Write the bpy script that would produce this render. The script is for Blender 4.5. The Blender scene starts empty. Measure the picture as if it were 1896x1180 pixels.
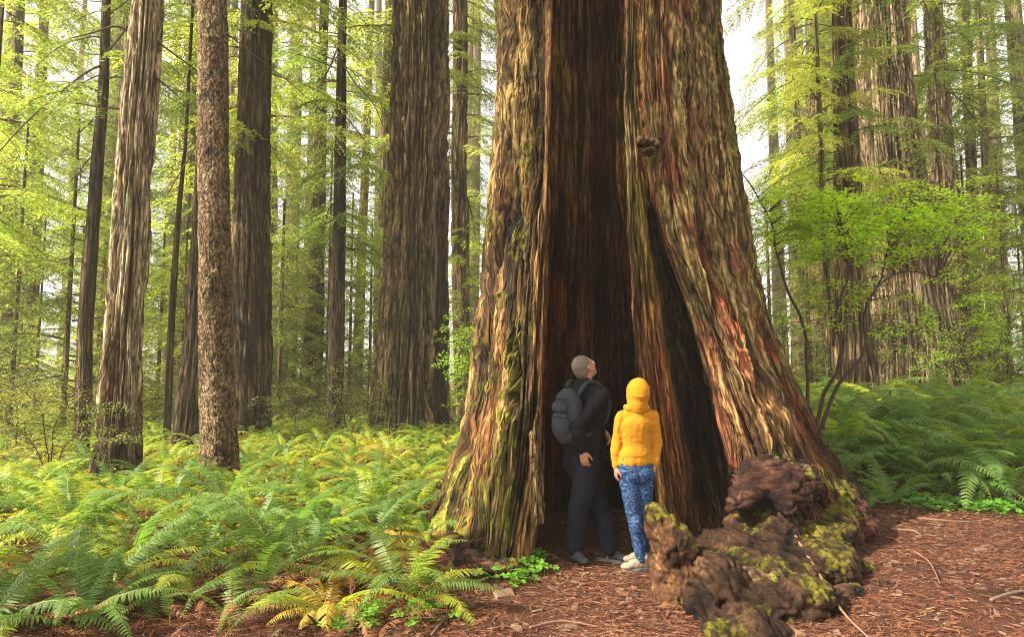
import bpy, bmesh, math, random
import numpy as np
from mathutils import Vector, Matrix

SC = bpy.context.scene
COL = SC.collection
PI = math.pi
random.seed(7)
RNG = np.random.default_rng(11)

# ------------------------------------------------------------------ camera
CAM_H = 1.6
PITCH = math.radians(5.0)
FPX = 1264.0
cam_d = bpy.data.cameras.new("camera")
cam_d.lens = 24.0
cam_d.sensor_width = 36.0
cam_d.clip_start = 0.05
cam_d.clip_end = 2000.0
cam = bpy.data.objects.new("camera", cam_d)
COL.objects.link(cam)
cam.location = (0, 0, CAM_H)
cam.rotation_euler = (PI / 2 + PITCH, 0, 0)
SC.camera = cam

# ------------------------------------------------------------------ light
SUN_EL = math.radians(40)
SUN_AZ = (-0.92, -0.38)              # horizontal direction TOWARDS the sun
_l = math.hypot(*SUN_AZ)
SUN_DIR = Vector((SUN_AZ[0] / _l * math.cos(SUN_EL), SUN_AZ[1] / _l * math.cos(SUN_EL), math.sin(SUN_EL)))
world = bpy.data.worlds.new("World")
SC.world = world
world.use_nodes = True
wn = world.node_tree
for n in list(wn.nodes):
    wn.nodes.remove(n)
wo = wn.nodes.new("ShaderNodeOutputWorld")
wb = wn.nodes.new("ShaderNodeBackground")
ws = wn.nodes.new("ShaderNodeTexSky")
ws.sky_type = 'NISHITA'
ws.sun_disc = False
ws.sun_elevation = SUN_EL
ws.sun_rotation = math.atan2(SUN_DIR.x, SUN_DIR.y)
ws.air_density = 0.7
ws.dust_density = 1.5
ws.ozone_density = 0.6
wb.inputs['Strength'].default_value = 0.15
wh = wn.nodes.new("ShaderNodeHueSaturation")       # thin bright haze high up: a paler, brighter sky
wh.inputs['Saturation'].default_value = 0.22
wh.inputs['Value'].default_value = 1.24
wt = wn.nodes.new("ShaderNodeMix"); wt.data_type = 'RGBA'; wt.blend_type = 'MULTIPLY'
wt.inputs['Factor'].default_value = 1.0
wt.inputs[7].default_value = (1.06, 1.0, 0.93, 1)
wn.links.new(ws.outputs[0], wh.inputs['Color'])
wn.links.new(wh.outputs[0], wt.inputs[6])
wn.links.new(wt.outputs[2], wb.inputs['Color'])
wn.links.new(wb.outputs[0], wo.inputs['Surface'])
sun_d = bpy.data.lights.new("sun", 'SUN')
sun_d.energy = 5.0
sun_d.angle = math.radians(0.5)
sun_d.color = (1.0, 0.91, 0.74)
sun = bpy.data.objects.new("sun", sun_d)
COL.objects.link(sun)
sun.rotation_euler = (-SUN_DIR).to_track_quat('-Z', 'Y').to_euler()
sun.location = (-20, -10, 30)
SC.view_settings.view_transform = 'Standard'
SC.view_settings.look = 'None'
SC.view_settings.gamma = 1.0
SC.view_settings.exposure = 1.28
try:
    SC.cycles.use_denoising = True
    SC.cycles.pixel_filter_type = 'BLACKMAN_HARRIS'
    SC.cycles.filter_width = 1.1
    SC.cycles.use_adaptive_sampling = True
    SC.cycles.adaptive_threshold = 0.02
    SC.cycles.max_bounces = 8
    SC.cycles.transparent_max_bounces = 8
    SC.cycles.diffuse_bounces = 4
    SC.cycles.transmission_bounces = 4
    SC.cycles.volume_bounces = 0
    SC.cycles.sample_clamp_indirect = 6
except Exception as e:
    print(e)

# ------------------------------------------------------------------ projection helpers
CP_, SP_ = math.cos(PITCH), math.sin(PITCH)
def at(px, py, Y):
    """world point seen at photo pixel (px, py) at distance Y along the ground axis"""
    x = (px - 948) / FPX
    y = (590 - py) / FPX
    dy = CP_ - y * SP_
    dz = SP_ + y * CP_
    t = Y / dy
    return Vector((x * t, Y, CAM_H + dz * t))
def x_at(px, Y, z):
    return (px - 948) / FPX * (Y * CP_ + (z - CAM_H) * SP_)
def py_at(Y, z):
    return 590 - FPX * ((z - CAM_H) * CP_ - Y * SP_) / (Y * CP_ + (z - CAM_H) * SP_)
def size_at(npx, Y):
    return npx / FPX * Y

# ------------------------------------------------------------------ noise
def _hash(ix, iy, iz, seed):
    h = (ix.astype(np.int64) * 374761393 + iy.astype(np.int64) * 668265263 + iz.astype(np.int64) * 2147483647 + seed * 974634777) & 0xFFFFFFFF
    h = ((h ^ (h >> 13)) * 1274126177) & 0xFFFFFFFF
    h = ((h ^ (h >> 16)) * 2246822519) & 0xFFFFFFFF
    return ((h ^ (h >> 15)) & 0xFFFFFF).astype(np.float64) / 0xFFFFFF
def vnoise(x, y, z=None, seed=0):
    x = np.asarray(x, float); y = np.asarray(y, float)
    x, y = np.broadcast_arrays(x, y)
    ix, iy = np.floor(x), np.floor(y)
    fx, fy = x - ix, y - iy
    fx = fx * fx * (3 - 2 * fx); fy = fy * fy * (3 - 2 * fy)
    if z is None:
        o = np.zeros_like(ix)
        a = _hash(ix, iy, o, seed); b = _hash(ix + 1, iy, o, seed)
        c = _hash(ix, iy + 1, o, seed); d = _hash(ix + 1, iy + 1, o, seed)
        return (a + (b - a) * fx) * (1 - fy) + (c + (d - c) * fx) * fy
    z = np.broadcast_to(np.asarray(z, float), x.shape)
    iz = np.floor(z); fz = z - iz; fz = fz * fz * (3 - 2 * fz)
    r = []
    for k in (0, 1):
        a = _hash(ix, iy, iz + k, seed); b = _hash(ix + 1, iy, iz + k, seed)
        c = _hash(ix, iy + 1, iz + k, seed); d = _hash(ix + 1, iy + 1, iz + k, seed)
        r.append((a + (b - a) * fx) * (1 - fy) + (c + (d - c) * fx) * fy)
    return r[0] + (r[1] - r[0]) * fz
def fbm(x, y, z=None, o=4, seed=0):
    s = 0; a = 0.5; t = 0
    for k in range(o):
        m = 2 ** k
        s = s + a * vnoise(x * m, y * m, None if z is None else z * m, seed + k * 17)
        t += a; a *= 0.5
    return s / t
def ridged(x, y, z=None, o=3, seed=0):
    s = 0; a = 0.5; t = 0
    for k in range(o):
        m = 2 ** k
        n = 1 - np.abs(2 * vnoise(x * m, y * m, None if z is None else z * m, seed + k * 13) - 1)
        s = s + a * n; t += a; a *= 0.5
    return s / t
def fiss(x, y, z=None, o=2, seed=0, w=.22):
    """plates parted by narrow cracks: 1 on a plate, 0 in a crack"""
    r = 1.0
    for k in range(o):
        m = 1.9 ** k
        n = np.abs(2 * fbm(x * m, y * m, None if z is None else z * m, o=2, seed=seed + k * 13) - 1)
        r = r * (1 - (.9 - .25 * k) * np.exp(-(n / (w * .55)) ** 2))
    return r
def sst(a, b, x):
    t = np.clip((np.asarray(x, float) - a) / (b - a), 0, 1)
    return t * t * (3 - 2 * t)
def mix(a, b, t):
    t = np.asarray(t)[..., None]
    return np.asarray(a) * (1 - t) + np.asarray(b) * t

# ------------------------------------------------------------------ mesh helpers
def np_mesh(name, V, F, mat=None, smooth=False, col=None, uv=None, mats=None, midx=None):
    """V (n,3); F (m,k) one face size or list of such arrays; col (n,3) vertex colour; uv (n,2) vertex uv"""
    Fs = F if isinstance(F, list) else [F]
    me = bpy.data.meshes.new(name)
    V = np.ascontiguousarray(V, np.float32)
    loops = np.concatenate([f.ravel() for f in Fs]).astype(np.int32)
    tot = np.concatenate([np.full(len(f), f.shape[1]) for f in Fs]).astype(np.int32)
    start = np.concatenate([[0], np.cumsum(tot)[:-1]]).astype(np.int32)
    me.vertices.add(len(V)); me.vertices.foreach_set('co', V.ravel())
    me.loops.add(len(loops)); me.loops.foreach_set('vertex_index', loops)
    me.polygons.add(len(tot)); me.polygons.foreach_set('loop_start', start)
    me.polygons.foreach_set('loop_total', tot)
    me.update(calc_edges=True)
    me.polygons.foreach_set('use_smooth', np.full(len(tot), smooth, bool))
    if col is not None:
        ca = me.color_attributes.new('Col', 'FLOAT_COLOR', 'POINT')
        c4 = np.ones((len(V), 4), np.float32); c4[:, :3] = col
        ca.data.foreach_set('color', c4.ravel())
    if uv is not None:
        ul = me.uv_layers.new(name='UVMap')
        ul.data.foreach_set('uv', np.asarray(uv, np.float32)[loops].ravel())
    for m in (mats or ([mat] if mat else [])):
        me.materials.append(m)
    if midx is not None:
        me.polygons.foreach_set('material_index', np.asarray(midx, np.int32))
    me.update()
    return me
def link(name, me, parent=None):
    o = bpy.data.objects.new(name, me)
    COL.objects.link(o)
    if parent is not None:
        o.parent = parent
    return o
def tag(o, label=None, cat=None, group=None, kind=None):
    if label: o['label'] = label
    if cat: o['category'] = cat
    if group: o['group'] = group
    if kind: o['kind'] = kind
    return o
def empty(name, loc, rz=0):
    o = bpy.data.objects.new(name, None)
    o.empty_display_size = 0.2
    COL.objects.link(o)
    o.location = loc; o.rotation_euler = (0, 0, rz)
    return o
def copy_tree(o, parent=None):
    c = o.copy(); COL.objects.link(c)
    c.parent = parent
    for ch in [k for k in COL.objects if k.parent == o]:
        copy_tree(ch, c)
    return c
def grid_faces(nu, nv, closed=True):
    """vertex (j,i) = j*nu+i ; i around, j up"""
    i = np.arange(nu if closed else nu - 1); j = np.arange(nv - 1)
    J, I = np.meshgrid(j, i, indexing='ij')
    I2 = (I + 1) % nu
    return np.stack([J * nu + I, J * nu + I2, (J + 1) * nu + I2, (J + 1) * nu + I], -1).reshape(-1, 4)
def cr(P, n, closed=False):
    """Catmull-Rom through rows of P, n samples"""
    P = np.asarray(P, float); m = len(P)
    t = np.linspace(0, m - 1, n)
    i = np.clip(np.floor(t).astype(int), 0, m - 2); f = (t - i)[:, None]
    p0 = P[np.maximum(i - 1, 0)]; p1 = P[i]; p2 = P[i + 1]; p3 = P[np.minimum(i + 2, m - 1)]
    return 0.5 * ((2 * p1) + (-p0 + p2) * f + (2 * p0 - 5 * p1 + 4 * p2 - p3) * f ** 2 + (-p0 + 3 * p1 - 3 * p2 + p3) * f ** 3)

class Geo:
    """collects pieces into one mesh"""
    def __init__(s):
        s.V = []; s.F = {}; s.C = []; s.n = 0; s.uv = []
    def add(s, V, F, c=(1, 1, 1), uv=None):
        V = np.asarray(V, float); F = np.asarray(F)
        s.V.append(V); s.F.setdefault(F.shape[1], []).append(F + s.n)
        s.C.append(np.broadcast_to(np.asarray(c, float), (len(V), 3)))
        s.uv.append(np.zeros((len(V), 2)) if uv is None else uv)
        s.n += len(V)
    def tube(s, P, R, seg=6, c=(1, 1, 1), cap=True):
        P = np.asarray(P, float); n = len(P)
        R = np.broadcast_to(np.asarray(R, float), (n,))
        T = np.gradient(P, axis=0); T /= np.linalg.norm(T, axis=1)[:, None] + 1e-9
        up = np.where(np.abs(T[:, 2:3]) > 0.9, [[1., 0, 0]], [[0, 0, 1.]])
        A = np.cross(T, up); A /= np.linalg.norm(A, axis=1)[:, None] + 1e-9
        for k in range(1, n):
            if (A[k] * A[k - 1]).sum() < 0: A[k] = -A[k]
        B = np.cross(T, A)
        th = np.arange(seg) / seg * 2 * PI
        V = P[:, None] + R[:, None, None] * (A[:, None] * np.cos(th)[None, :, None] + B[:, None] * np.sin(th)[None, :, None])
        L = np.concatenate([[0], np.cumsum(np.linalg.norm(np.diff(P, axis=0), axis=1))])
        uv = np.stack([np.broadcast_to(th[None] * R[:, None], (n, seg)), np.broadcast_to(L[:, None], (n, seg))], -1).reshape(-1, 2)
        s.add(V.reshape(-1, 3), grid_faces(seg, n), c, uv)
        if cap:
            b = s.n - n * seg
            s.F.setdefault(seg, []).append(np.array([b + np.arange(seg)[::-1], b + (n - 1) * seg + np.arange(seg)]))
    def mesh(s, name, mat, smooth=False, mats=None):
        return np_mesh(name, np.concatenate(s.V), [np.concatenate(f) for f in s.F.values()], mat, smooth,
                       col=np.concatenate(s.C), uv=np.concatenate(s.uv), mats=mats)

# ------------------------------------------------------------------ materials
def new_mat(name):
    m = bpy.data.materials.new(name); m.use_nodes = True
    nt = m.node_tree
    for n in list(nt.nodes): nt.nodes.remove(n)
    o = nt.nodes.new('ShaderNodeOutputMaterial')
    return m, nt, o
def N(nt, t, **kw):
    n = nt.nodes.new(t)
    for k, v in kw.items():
        if k in n.inputs: n.inputs[k].default_value = v
        else: setattr(n, k, v)
    return n
def bark_mat(name, su=55, sv=7, lo=0.3, hi=1.55, bump=0.9, rough=0.9, bd=0.03, cu=11, cv=.8, cmin=.24):
    """vertex colour x fibre noise stretched along the trunk, with fibre bump"""
    m, nt, o = new_mat(name); L = nt.links.new
    uv = N(nt, 'ShaderNodeUVMap'); uv.uv_map = 'UVMap'
    mp = N(nt, 'ShaderNodeMapping'); mp.inputs['Scale'].default_value = (su, sv, 1)
    L(uv.outputs[0], mp.inputs[0])
    n1 = N(nt, 'ShaderNodeTexNoise', Scale=1.0, Detail=6.0, Roughness=0.65)
    L(mp.outputs[0], n1.inputs['Vector'])
    mp2 = N(nt, 'ShaderNodeMapping'); mp2.inputs['Scale'].default_value = (su * 0.25, sv * 0.5, 1)
    L(uv.outputs[0], mp2.inputs[0])
    n2 = N(nt, 'ShaderNodeTexNoise', Scale=1.0, Detail=5.0, Roughness=0.6)
    L(mp2.outputs[0], n2.inputs['Vector'])
    mr = N(nt, 'ShaderNodeMapRange'); mr.inputs[1].default_value = 0.36; mr.inputs[2].default_value = 0.64
    mr.inputs[3].default_value = lo; mr.inputs[4].default_value = hi
    L(n1.outputs['Fac'], mr.inputs[0])
    mr2 = N(nt, 'ShaderNodeMapRange'); mr2.inputs[1].default_value = 0.3; mr2.inputs[2].default_value = 0.7
    mr2.inputs[3].default_value = 0.8; mr2.inputs[4].default_value = 1.2
    L(n2.outputs['Fac'], mr2.inputs[0])
    mu = N(nt, 'ShaderNodeMath', operation='MULTIPLY'); L(mr.outputs[0], mu.inputs[0]); L(mr2.outputs[0], mu.inputs[1])
    cks = []
    for q, (fu, fv, wd) in enumerate(((1, 1, .10), (2.6, 3.2, .13))):        # narrow dark cracks between the strips of bark
        m3 = N(nt, 'ShaderNodeMapping'); m3.inputs['Scale'].default_value = (cu * fu, cv * fv, 1); m3.inputs['Location'].default_value = (q * 5.3, q * 2.1, 0); L(uv.outputs[0], m3.inputs[0])
        n3 = N(nt, 'ShaderNodeTexNoise', Scale=1.0, Detail=3.0, Roughness=0.5); L(m3.outputs[0], n3.inputs['Vector'])
        s1 = N(nt, 'ShaderNodeMath', operation='SUBTRACT'); s1.inputs[1].default_value = .5; L(n3.outputs['Fac'], s1.inputs[0])
        s2 = N(nt, 'ShaderNodeMath', operation='ABSOLUTE'); L(s1.outputs[0], s2.inputs[0])
        s3 = N(nt, 'ShaderNodeMapRange'); s3.interpolation_type = 'SMOOTHSTEP'; s3.inputs[1].default_value = .0; s3.inputs[2].default_value = wd * .55; s3.inputs[3].default_value = cmin + .2 * q; s3.inputs[4].default_value = 1.0; L(s2.outputs[0], s3.inputs[0])
        cks.append(s3)
    ckm = N(nt, 'ShaderNodeMath', operation='MULTIPLY'); L(cks[0].outputs[0], ckm.inputs[0]); L(cks[1].outputs[0], ckm.inputs[1])
    mu_ = N(nt, 'ShaderNodeMath', operation='MULTIPLY'); L(mu.outputs[0], mu_.inputs[0]); L(ckm.outputs[0], mu_.inputs[1]); mu = mu_
    at_ = N(nt, 'ShaderNodeAttribute'); at_.attribute_name = 'Col'
    vm = N(nt, 'ShaderNodeVectorMath', operation='SCALE'); L(at_.outputs['Color'], vm.inputs[0]); L(mu.outputs[0], vm.inputs['Scale'])
    b = N(nt, 'ShaderNodeBsdfPrincipled', Roughness=rough); b.inputs['Specular IOR Level'].default_value = 0.25
    L(vm.outputs[0], b.inputs['Base Color'])
    ad = N(nt, 'ShaderNodeMath', operation='MULTIPLY_ADD'); L(n1.outputs['Fac'], ad.inputs[0]); ad.inputs[1].default_value = .5; L(ckm.outputs[0], ad.inputs[2])
    bp = N(nt, 'ShaderNodeBump', Strength=bump, Distance=bd); L(ad.outputs[0], bp.inputs['Height'])
    L(bp.outputs[0], b.inputs['Normal']); L(b.outputs[0], o.inputs[0])
    return m
M_BARK = bark_mat('redwood_bark', 60, 6, cu=9, cv=.5)
M_BARK_FAR = bark_mat('distant_redwood_bark', 30, 3, cu=4.5, cv=.3, bd=.06)
M_WOOD = bark_mat('weathered_wood_and_bark', 70, 6, 0.42, 1.6, 1.0, cu=12, cv=.62)
M_SCALY = bark_mat('scaly_bark', 34, 20, 0.5, 1.5, 1.0, cu=9, cv=4.2, cmin=.22)
M_TWIG = bark_mat('twig_bark', 60, 12, 0.7, 1.3, 0.4, cmin=.8)

# ------------------------------------------------------------------ ground
def hgt(x, y):
    x = np.asarray(x, float); y = np.asarray(y, float)
    h = 0.62 * sst(8.0, 11.5, y - 0.10 * (x - 3.5)) * sst(2.6, 4.6, x)           # fern bank on the right
    h = h + 0.10 * (fbm(x * 0.5, y * 0.5, o=3, seed=3) - 0.5) * sst(3, 9, np.hypot(x - 1, y - 3))
    h = h + 0.22 * sst(8.6, 6.6, np.hypot(x - 1.0, (y - 7.8))) * sst(1.5, 3.2, x) * 0.6
    h = h + 0.7 * (fbm(x * 0.05, y * 0.05, o=2, seed=9) - 0.5) * sst(15, 40, y)
    h = h + 0.035 * (fbm(x * 2.2, y * 2.2, o=3, seed=5) - 0.5)
    return h
def hz(x, y): return float(hgt(x, y))
def ground_pt(px, py):
    lo, hi = 2.0, 80.0
    for _ in range(40):
        m = (lo + hi) / 2
        p = at(px, py, m)
        if p.z > hz(p.x, m): lo = m
        else: hi = m
    return at(px, py, lo)
def axis(n, a, b, f, fine):
    t = np.linspace(-1, 1, n); s = np.sign(t) * (np.abs(t) * fine + (np.abs(t) ** 3.2) * (1 - fine))
    return s * f + (a + b) / 2
def make_ground():
    gx = axis(520, -1, 1, 300, 0.035); gy = axis(560, 7, 7, 300, 0.035)
    X, Y = np.meshgrid(gx, gy); Z = hgt(X, Y)
    near = sst(16, 8, np.hypot(X, Y - 6))
    Z = Z + 0.02 * (fbm(X * 9, Y * 9, o=3, seed=21) - 0.5) * near
    V = np.stack([X, Y, Z], -1).reshape(-1, 3)
    m, nt, o = new_mat('forest_floor'); L = nt.links.new
    tc = N(nt, 'ShaderNodeTexCoord')
    n1 = N(nt, 'ShaderNodeTexNoise', Scale=1.3, Detail=8.0, Roughness=0.65); L(tc.outputs['Object'], n1.inputs['Vector'])
    n2 = N(nt, 'ShaderNodeTexNoise', Scale=38.0, Detail=6.0, Roughness=0.7); L(tc.outputs['Object'], n2.inputs['Vector'])
    n3 = N(nt, 'ShaderNodeTexVoronoi', Scale=75.0); L(tc.outputs['Object'], n3.inputs['Vector'])
    cr1 = N(nt, 'ShaderNodeValToRGB'); e = cr1.color_ramp.elements
    e[0].position = 0.32; e[0].color = (0.040, 0.017, 0.010, 1); e[1].position = 0.72; e[1].color = (0.19, 0.075, 0.038, 1)
    k = cr1.color_ramp.elements.new(0.52); k.color = (0.10, 0.038, 0.022, 1)
    mx = N(nt, 'ShaderNodeMath', operation='MULTIPLY_ADD'); mx.inputs[1].default_value = 0.55; L(n2.outputs['Fac'], mx.inputs[0])
    sc = N(nt, 'ShaderNodeMath', operation='MULTIPLY'); sc.inputs[1].default_value = 0.45; L(n1.outputs['Fac'], sc.inputs[0]); L(sc.outputs[0], mx.inputs[2])
    L(mx.outputs[0], cr1.inputs[0])
    b = N(nt, 'ShaderNodeBsdfPrincipled', Roughness=0.95); b.inputs['Specular IOR Level'].default_value = 0.2
    L(cr1.outputs[0], b.inputs['Base Color'])
    ad = N(nt, 'ShaderNodeMath', operation='ADD'); L(n2.outputs['Fac'], ad.inputs[0]); L(n3.outputs['Distance'], ad.inputs[1])
    bp = N(nt, 'ShaderNodeBump', Strength=0.8, Distance=0.02); L(ad.outputs[0], bp.inputs['Height']); L(bp.outputs[0], b.inputs['Normal'])
    L(b.outputs[0], o.inputs[0])
    g = link('ground', np_mesh('ground', V, grid_faces(len(gx), len(gy), False), m, True))
    tag(g, 'forest floor of reddish brown needle litter', None, None, 'structure')
make_ground()

# ------------------------------------------------------------------ the hollow redwood
def hollow_tree():
    PY = [-400, 0, 100, 190, 300, 363, 450, 539, 620, 700, 810, 903, 960, 1000, 1060]
    ZK = [0, .5, 1, 1.6, 2.5, 3.5, 4.5, 5.7]
    #        name   px by PY                                                                       Y by ZK
    T = [
     ('A', [928, 925, 925, 925, 916, 910, 900, 893, 887, 880, 856, 822, 799, 792, 795],            [6.9, 7.15, 7.4, 7.6, 7.8, 7.9, 8.0, 8.1]),
     ('B', [948, 945, 943, 942, 938, 934, 926, 916, 911, 905, 884, 860, 846, 838, 832],            [5.9, 6.25, 6.6, 6.85, 7.05, 7.2, 7.3, 7.4]),
     ('C', [988, 986, 984, 982, 976, 972, 966, 960, 955, 950, 938, 925, 916, 912, 905],            [5.64, 5.95, 6.25, 6.5, 6.72, 6.85, 6.95, 7.05]),
     ('D', [1020, 1018, 1016, 1013, 1010, 1008, 1006, 1003, 1000, 998, 998, 996, 990, 980, 965],   [5.80, 6.02, 6.25, 6.45, 6.62, 6.75, 6.85, 6.95]),
     ('d', [1024, 1022, 1020, 1018, 1015, 1014, 1012, 1010, 1006, 1004, 1004, 1003, 997, 989, 975], [5.95, 6.12, 6.35, 6.55, 6.70, 6.83, 6.93, 7.03]),
     ('E', [1016, 1012, 1010, 1008, 1005, 1003, 1001, 999, 995, 992, 990, 985, 980, 975, 970],     [6.7, 6.8, 6.9, 7.1, 7.2, 7.3, 7.4, 7.5]),
     ('F', [1030, 1030, 1030, 1030, 1025, 1022, 1015, 1010, 1008, 1005, 1005, 1005, 1005, 1005, 1005], [8.0, 8.1, 8.2, 8.2, 8.1, 8.0, 7.9, 7.9]),
     ('G', [1095, 1095, 1096, 1098, 1100, 1100, 1102, 1104, 1106, 1108, 1110, 1110, 1110, 1110, 1110], [8.5, 8.5, 8.5, 8.45, 8.3, 8.15, 8.0, 7.95]),
     ('g', [1150, 1150, 1150, 1152, 1156, 1160, 1165, 1170, 1175, 1182, 1195, 1205, 1205, 1205, 1205], [8.1, 8.1, 8.1, 8.1, 8.0, 7.9, 7.8, 7.75]),
     ('H', [1163, 1163, 1162, 1162, 1168, 1170, 1176, 1180, 1185, 1194, 1214, 1226, 1230, 1232, 1234], [7.25, 7.25, 7.25, 7.25, 7.2, 7.2, 7.2, 7.2]),
     ('I', [1160, 1160, 1159, 1158, 1162, 1165, 1168, 1172, 1177, 1185, 1205, 1218, 1222, 1226, 1228], [6.55, 6.6, 6.65, 6.7, 6.75, 6.8, 6.9, 6.98]),
     ('J', [1174, 1174, 1174, 1176, 1184, 1189, 1198, 1208, 1217, 1227, 1243, 1258, 1264, 1268, 1270], [6.58, 6.6, 6.65, 6.7, 6.76, 6.8, 6.88, 6.95]),
     ('K', [1180, 1180, 1180, 1182, 1188, 1194, 1206, 1230, 1246, 1264, 1284, 1298, 1304, 1308, 1310], [6.80, 6.86, 6.92, 6.96, 6.98, 6.92, 6.88, 6.93]),
     ('L', [1186, 1186, 1187, 1190, 1197, 1205, 1222, 1256, 1282, 1305, 1334, 1354, 1362, 1368, 1370], [7.0, 7.05, 7.15, 7.2, 7.2, 7.0, 6.86, 6.88]),
     ('l', [1190, 1190, 1190, 1195, 1202, 1212, 1226, 1262, 1290, 1312, 1342, 1358, 1366, 1370, 1372], [6.45, 6.5, 6.6, 6.75, 6.85, 6.85, 6.8, 6.82]),
     ('M', [1196, 1196, 1197, 1200, 1206, 1218, 1232, 1268, 1296, 1316, 1343, 1356, 1360, 1364, 1366], [6.15, 6.2, 6.3, 6.45, 6.6, 6.7, 6.75, 6.78]),
     ('N', [1230, 1230, 1232, 1236, 1246, 1258, 1275, 1308, 1332, 1358, 1398, 1424, 1436, 1444, 1450], [5.85, 5.92, 6.1, 6.28, 6.45, 6.55, 6.65, 6.72]),
     ('O', [1282, 1282, 1286, 1296, 1307, 1318, 1336, 1358, 1380, 1408, 1460, 1512, 1534, 1545, 1552], [5.95, 6.05, 6.3, 6.55, 6.75, 6.88, 6.98, 7.08]),
     ('o', [1316, 1314, 1320, 1334, 1348, 1358, 1374, 1392, 1412, 1447, 1502, 1565, 1590, 1600, 1604], [6.5, 6.6, 6.9, 7.15, 7.35, 7.5, 7.6, 7.7]),
     ('P', [1326, 1325, 1331, 1348, 1362, 1374, 1388, 1405, 1428, 1465, 1521, 1590, 1613, 1619, 1622], [7.0, 7.2, 7.5, 7.75, 7.9, 8.0, 8.1, 8.15]),
    ]
    NZ = 560
    z0 = -0.18
    zz = np.concatenate([np.linspace(z0, 6.3, NZ), np.linspace(6.35, 22, 60)])
    pts = []
    for nm, px, Yk in T:
        Y = np.interp(zz, ZK, Yk)
        # smooth the height profile of Y
        Y = np.convolve(np.pad(Y, 12, 'edge'), np.ones(25) / 25, 'valid')
        pyv = py_at(Y, zz)
        pxs = np.interp(np.clip(pyv, -400, 1060), PY, px)
        pxs = np.convolve(np.pad(pxs, 10, 'edge'), np.ones(21) / 21, 'valid')
        pts.append(np.stack([x_at(pxs, Y, np.minimum(zz, 6.5)), Y], -1))
    P = np.stack(pts, 1)                                  # (nz, ncp, 2)
    A, Pp = P[:, 0], P[:, -1]
    cx = (A[:, 0] + Pp[:, 0]) / 2; w = (Pp[:, 0] - A[:, 0]) / 2
    back = []
    for fx, fy in ((0.86, 0.75), (0.45, 1.25), (-0.1, 1.4), (-0.6, 1.1), (-0.95, 0.5)):
        back.append(np.stack([cx + w * fx, 8.0 + 0 * cx + np.minimum(w, 1.9) * fy * 0.95], -1))
    P = np.concatenate([P, np.stack(back, 1)], 1)
    # above the picture the trunk tapers
    k = sst(7, 22, zz)[:, None]
    ctr = np.array([[0.95, 8.0]])
    P = P * (1 - 0.35 * k[..., None]) + ctr[None] * 0.35 * k[..., None]
    ncp = P.shape[1]
    seg = [90, 90, 70, 16, 26, 70, 80, 50, 40, 30, 24, 22, 60, 26, 22, 70, 80, 66, 50, 22, 14, 14, 14, 14, 20]
    assert len(seg) == ncp
    cols = []; tt = []
    for i in range(ncp):
        p0, p1, p2, p3 = P[:, i - 1], P[:, i], P[:, (i + 1) % ncp], P[:, (i + 2) % ncp]
        # centripetal-ish: limit tangents to the chord length
        ch = np.linalg.norm(p2 - p1, axis=1)[:, None]
        def lim(t): 
            l = np.linalg.norm(t, axis=1)[:, None] + 1e-9
            return t / l * np.minimum(l, ch * 1.2)
        m1 = lim((p2 - p0) * 0.5); m2 = lim((p3 - p1) * 0.5)
        for f in np.arange(seg[i]) / seg[i]:
            h00 = 2 * f ** 3 - 3 * f ** 2 + 1; h10 = f ** 3 - 2 * f ** 2 + f; h01 = -2 * f ** 3 + 3 * f ** 2; h11 = f ** 3 - f ** 2
            cols.append(p1 * h00 + m1 * h10 + p2 * h01 + m2 * h11); tt.append(i + f)
    Q = np.stack(cols, 1)                                 # (nz, nu, 2)
    tt = np.array(tt); nz, nu = Q.shape[:2]
    ref = Q[int(NZ * 0.3)]
    s = np.concatenate([[0], np.cumsum(np.linalg.norm(np.diff(ref, axis=0), axis=1))])
    Zg = np.repeat(zz[:, None], nu, 1)
    V = np.stack([Q[..., 0], Q[..., 1], Zg], -1)
    du = np.roll(V, -1, 1) - np.roll(V, 1, 1); dv = np.gradient(V, axis=0)
    Nn = np.cross(du, dv); Nn /= np.linalg.norm(Nn, axis=-1, keepdims=True) + 1e-9
    for _ in range(3):
        Nn = (np.roll(Nn, 2, 1) + np.roll(Nn, -2, 1) + 2 * Nn) / 4
    S = np.repeat(s[None], nz, 0); Tt = np.repeat(tt[None], nz, 0)
    def zone(a, b, e=0.25): return sst(a - e, a + e, Tt) * sst(b + e, b - e, Tt)
    left = zone(-0.2, 3.2) + zone(24, 25.5); inner = zone(4.1, 9.6); div = zone(9.7, 11.3, .15); char = zone(11.6, 14.2)
    right = sst(14.3, 14.9, Tt) * sst(24.3, 23.6, Tt)
    lipd = zone(2.7, 4.2, .2)
    wz = Zg + 0.5 * (fbm(S * 1.5, Zg * .4, seed=2) - .5)
    ws_ = S + 0.10 * (fbm(S * 1.2, Zg * .6, seed=4) - .5) + 0.012 * (fbm(S * 5, Zg * 2.5, seed=6) - .5)
    big = ridged(ws_ * 2.3, wz * 0.16, o=2, seed=31)
    med = ridged(ws_ * 7.5, wz * 0.45, o=2, seed=37)
    fine = ridged(ws_ * 19, wz * 1.1, o=2, seed=41)
    mic = fbm(ws_ * 42, wz * 7, o=3, seed=43)
    furrow = sst(0.36, 0.12, vnoise(ws_ * 3.1, wz * 0.14, seed=51))     # long deep cracks
    flake = fbm(ws_ * 9, Zg * 2.0 + S * 2, o=4, seed=61)
    plate = np.floor(flake * 6) / 6
    ck1 = fiss(ws_ * 2.6, wz * .22, o=2, seed=141, w=.20)                 # narrow cracks between strips, three sizes
    ck2 = fiss(ws_ * 8.0, wz * .65, o=2, seed=151, w=.24)
    ck3 = fiss(ws_ * 20, wz * 2.0, o=1, seed=161, w=.30)
    crk = .5 * ck1 + .32 * ck2 + .18 * ck3
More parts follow.
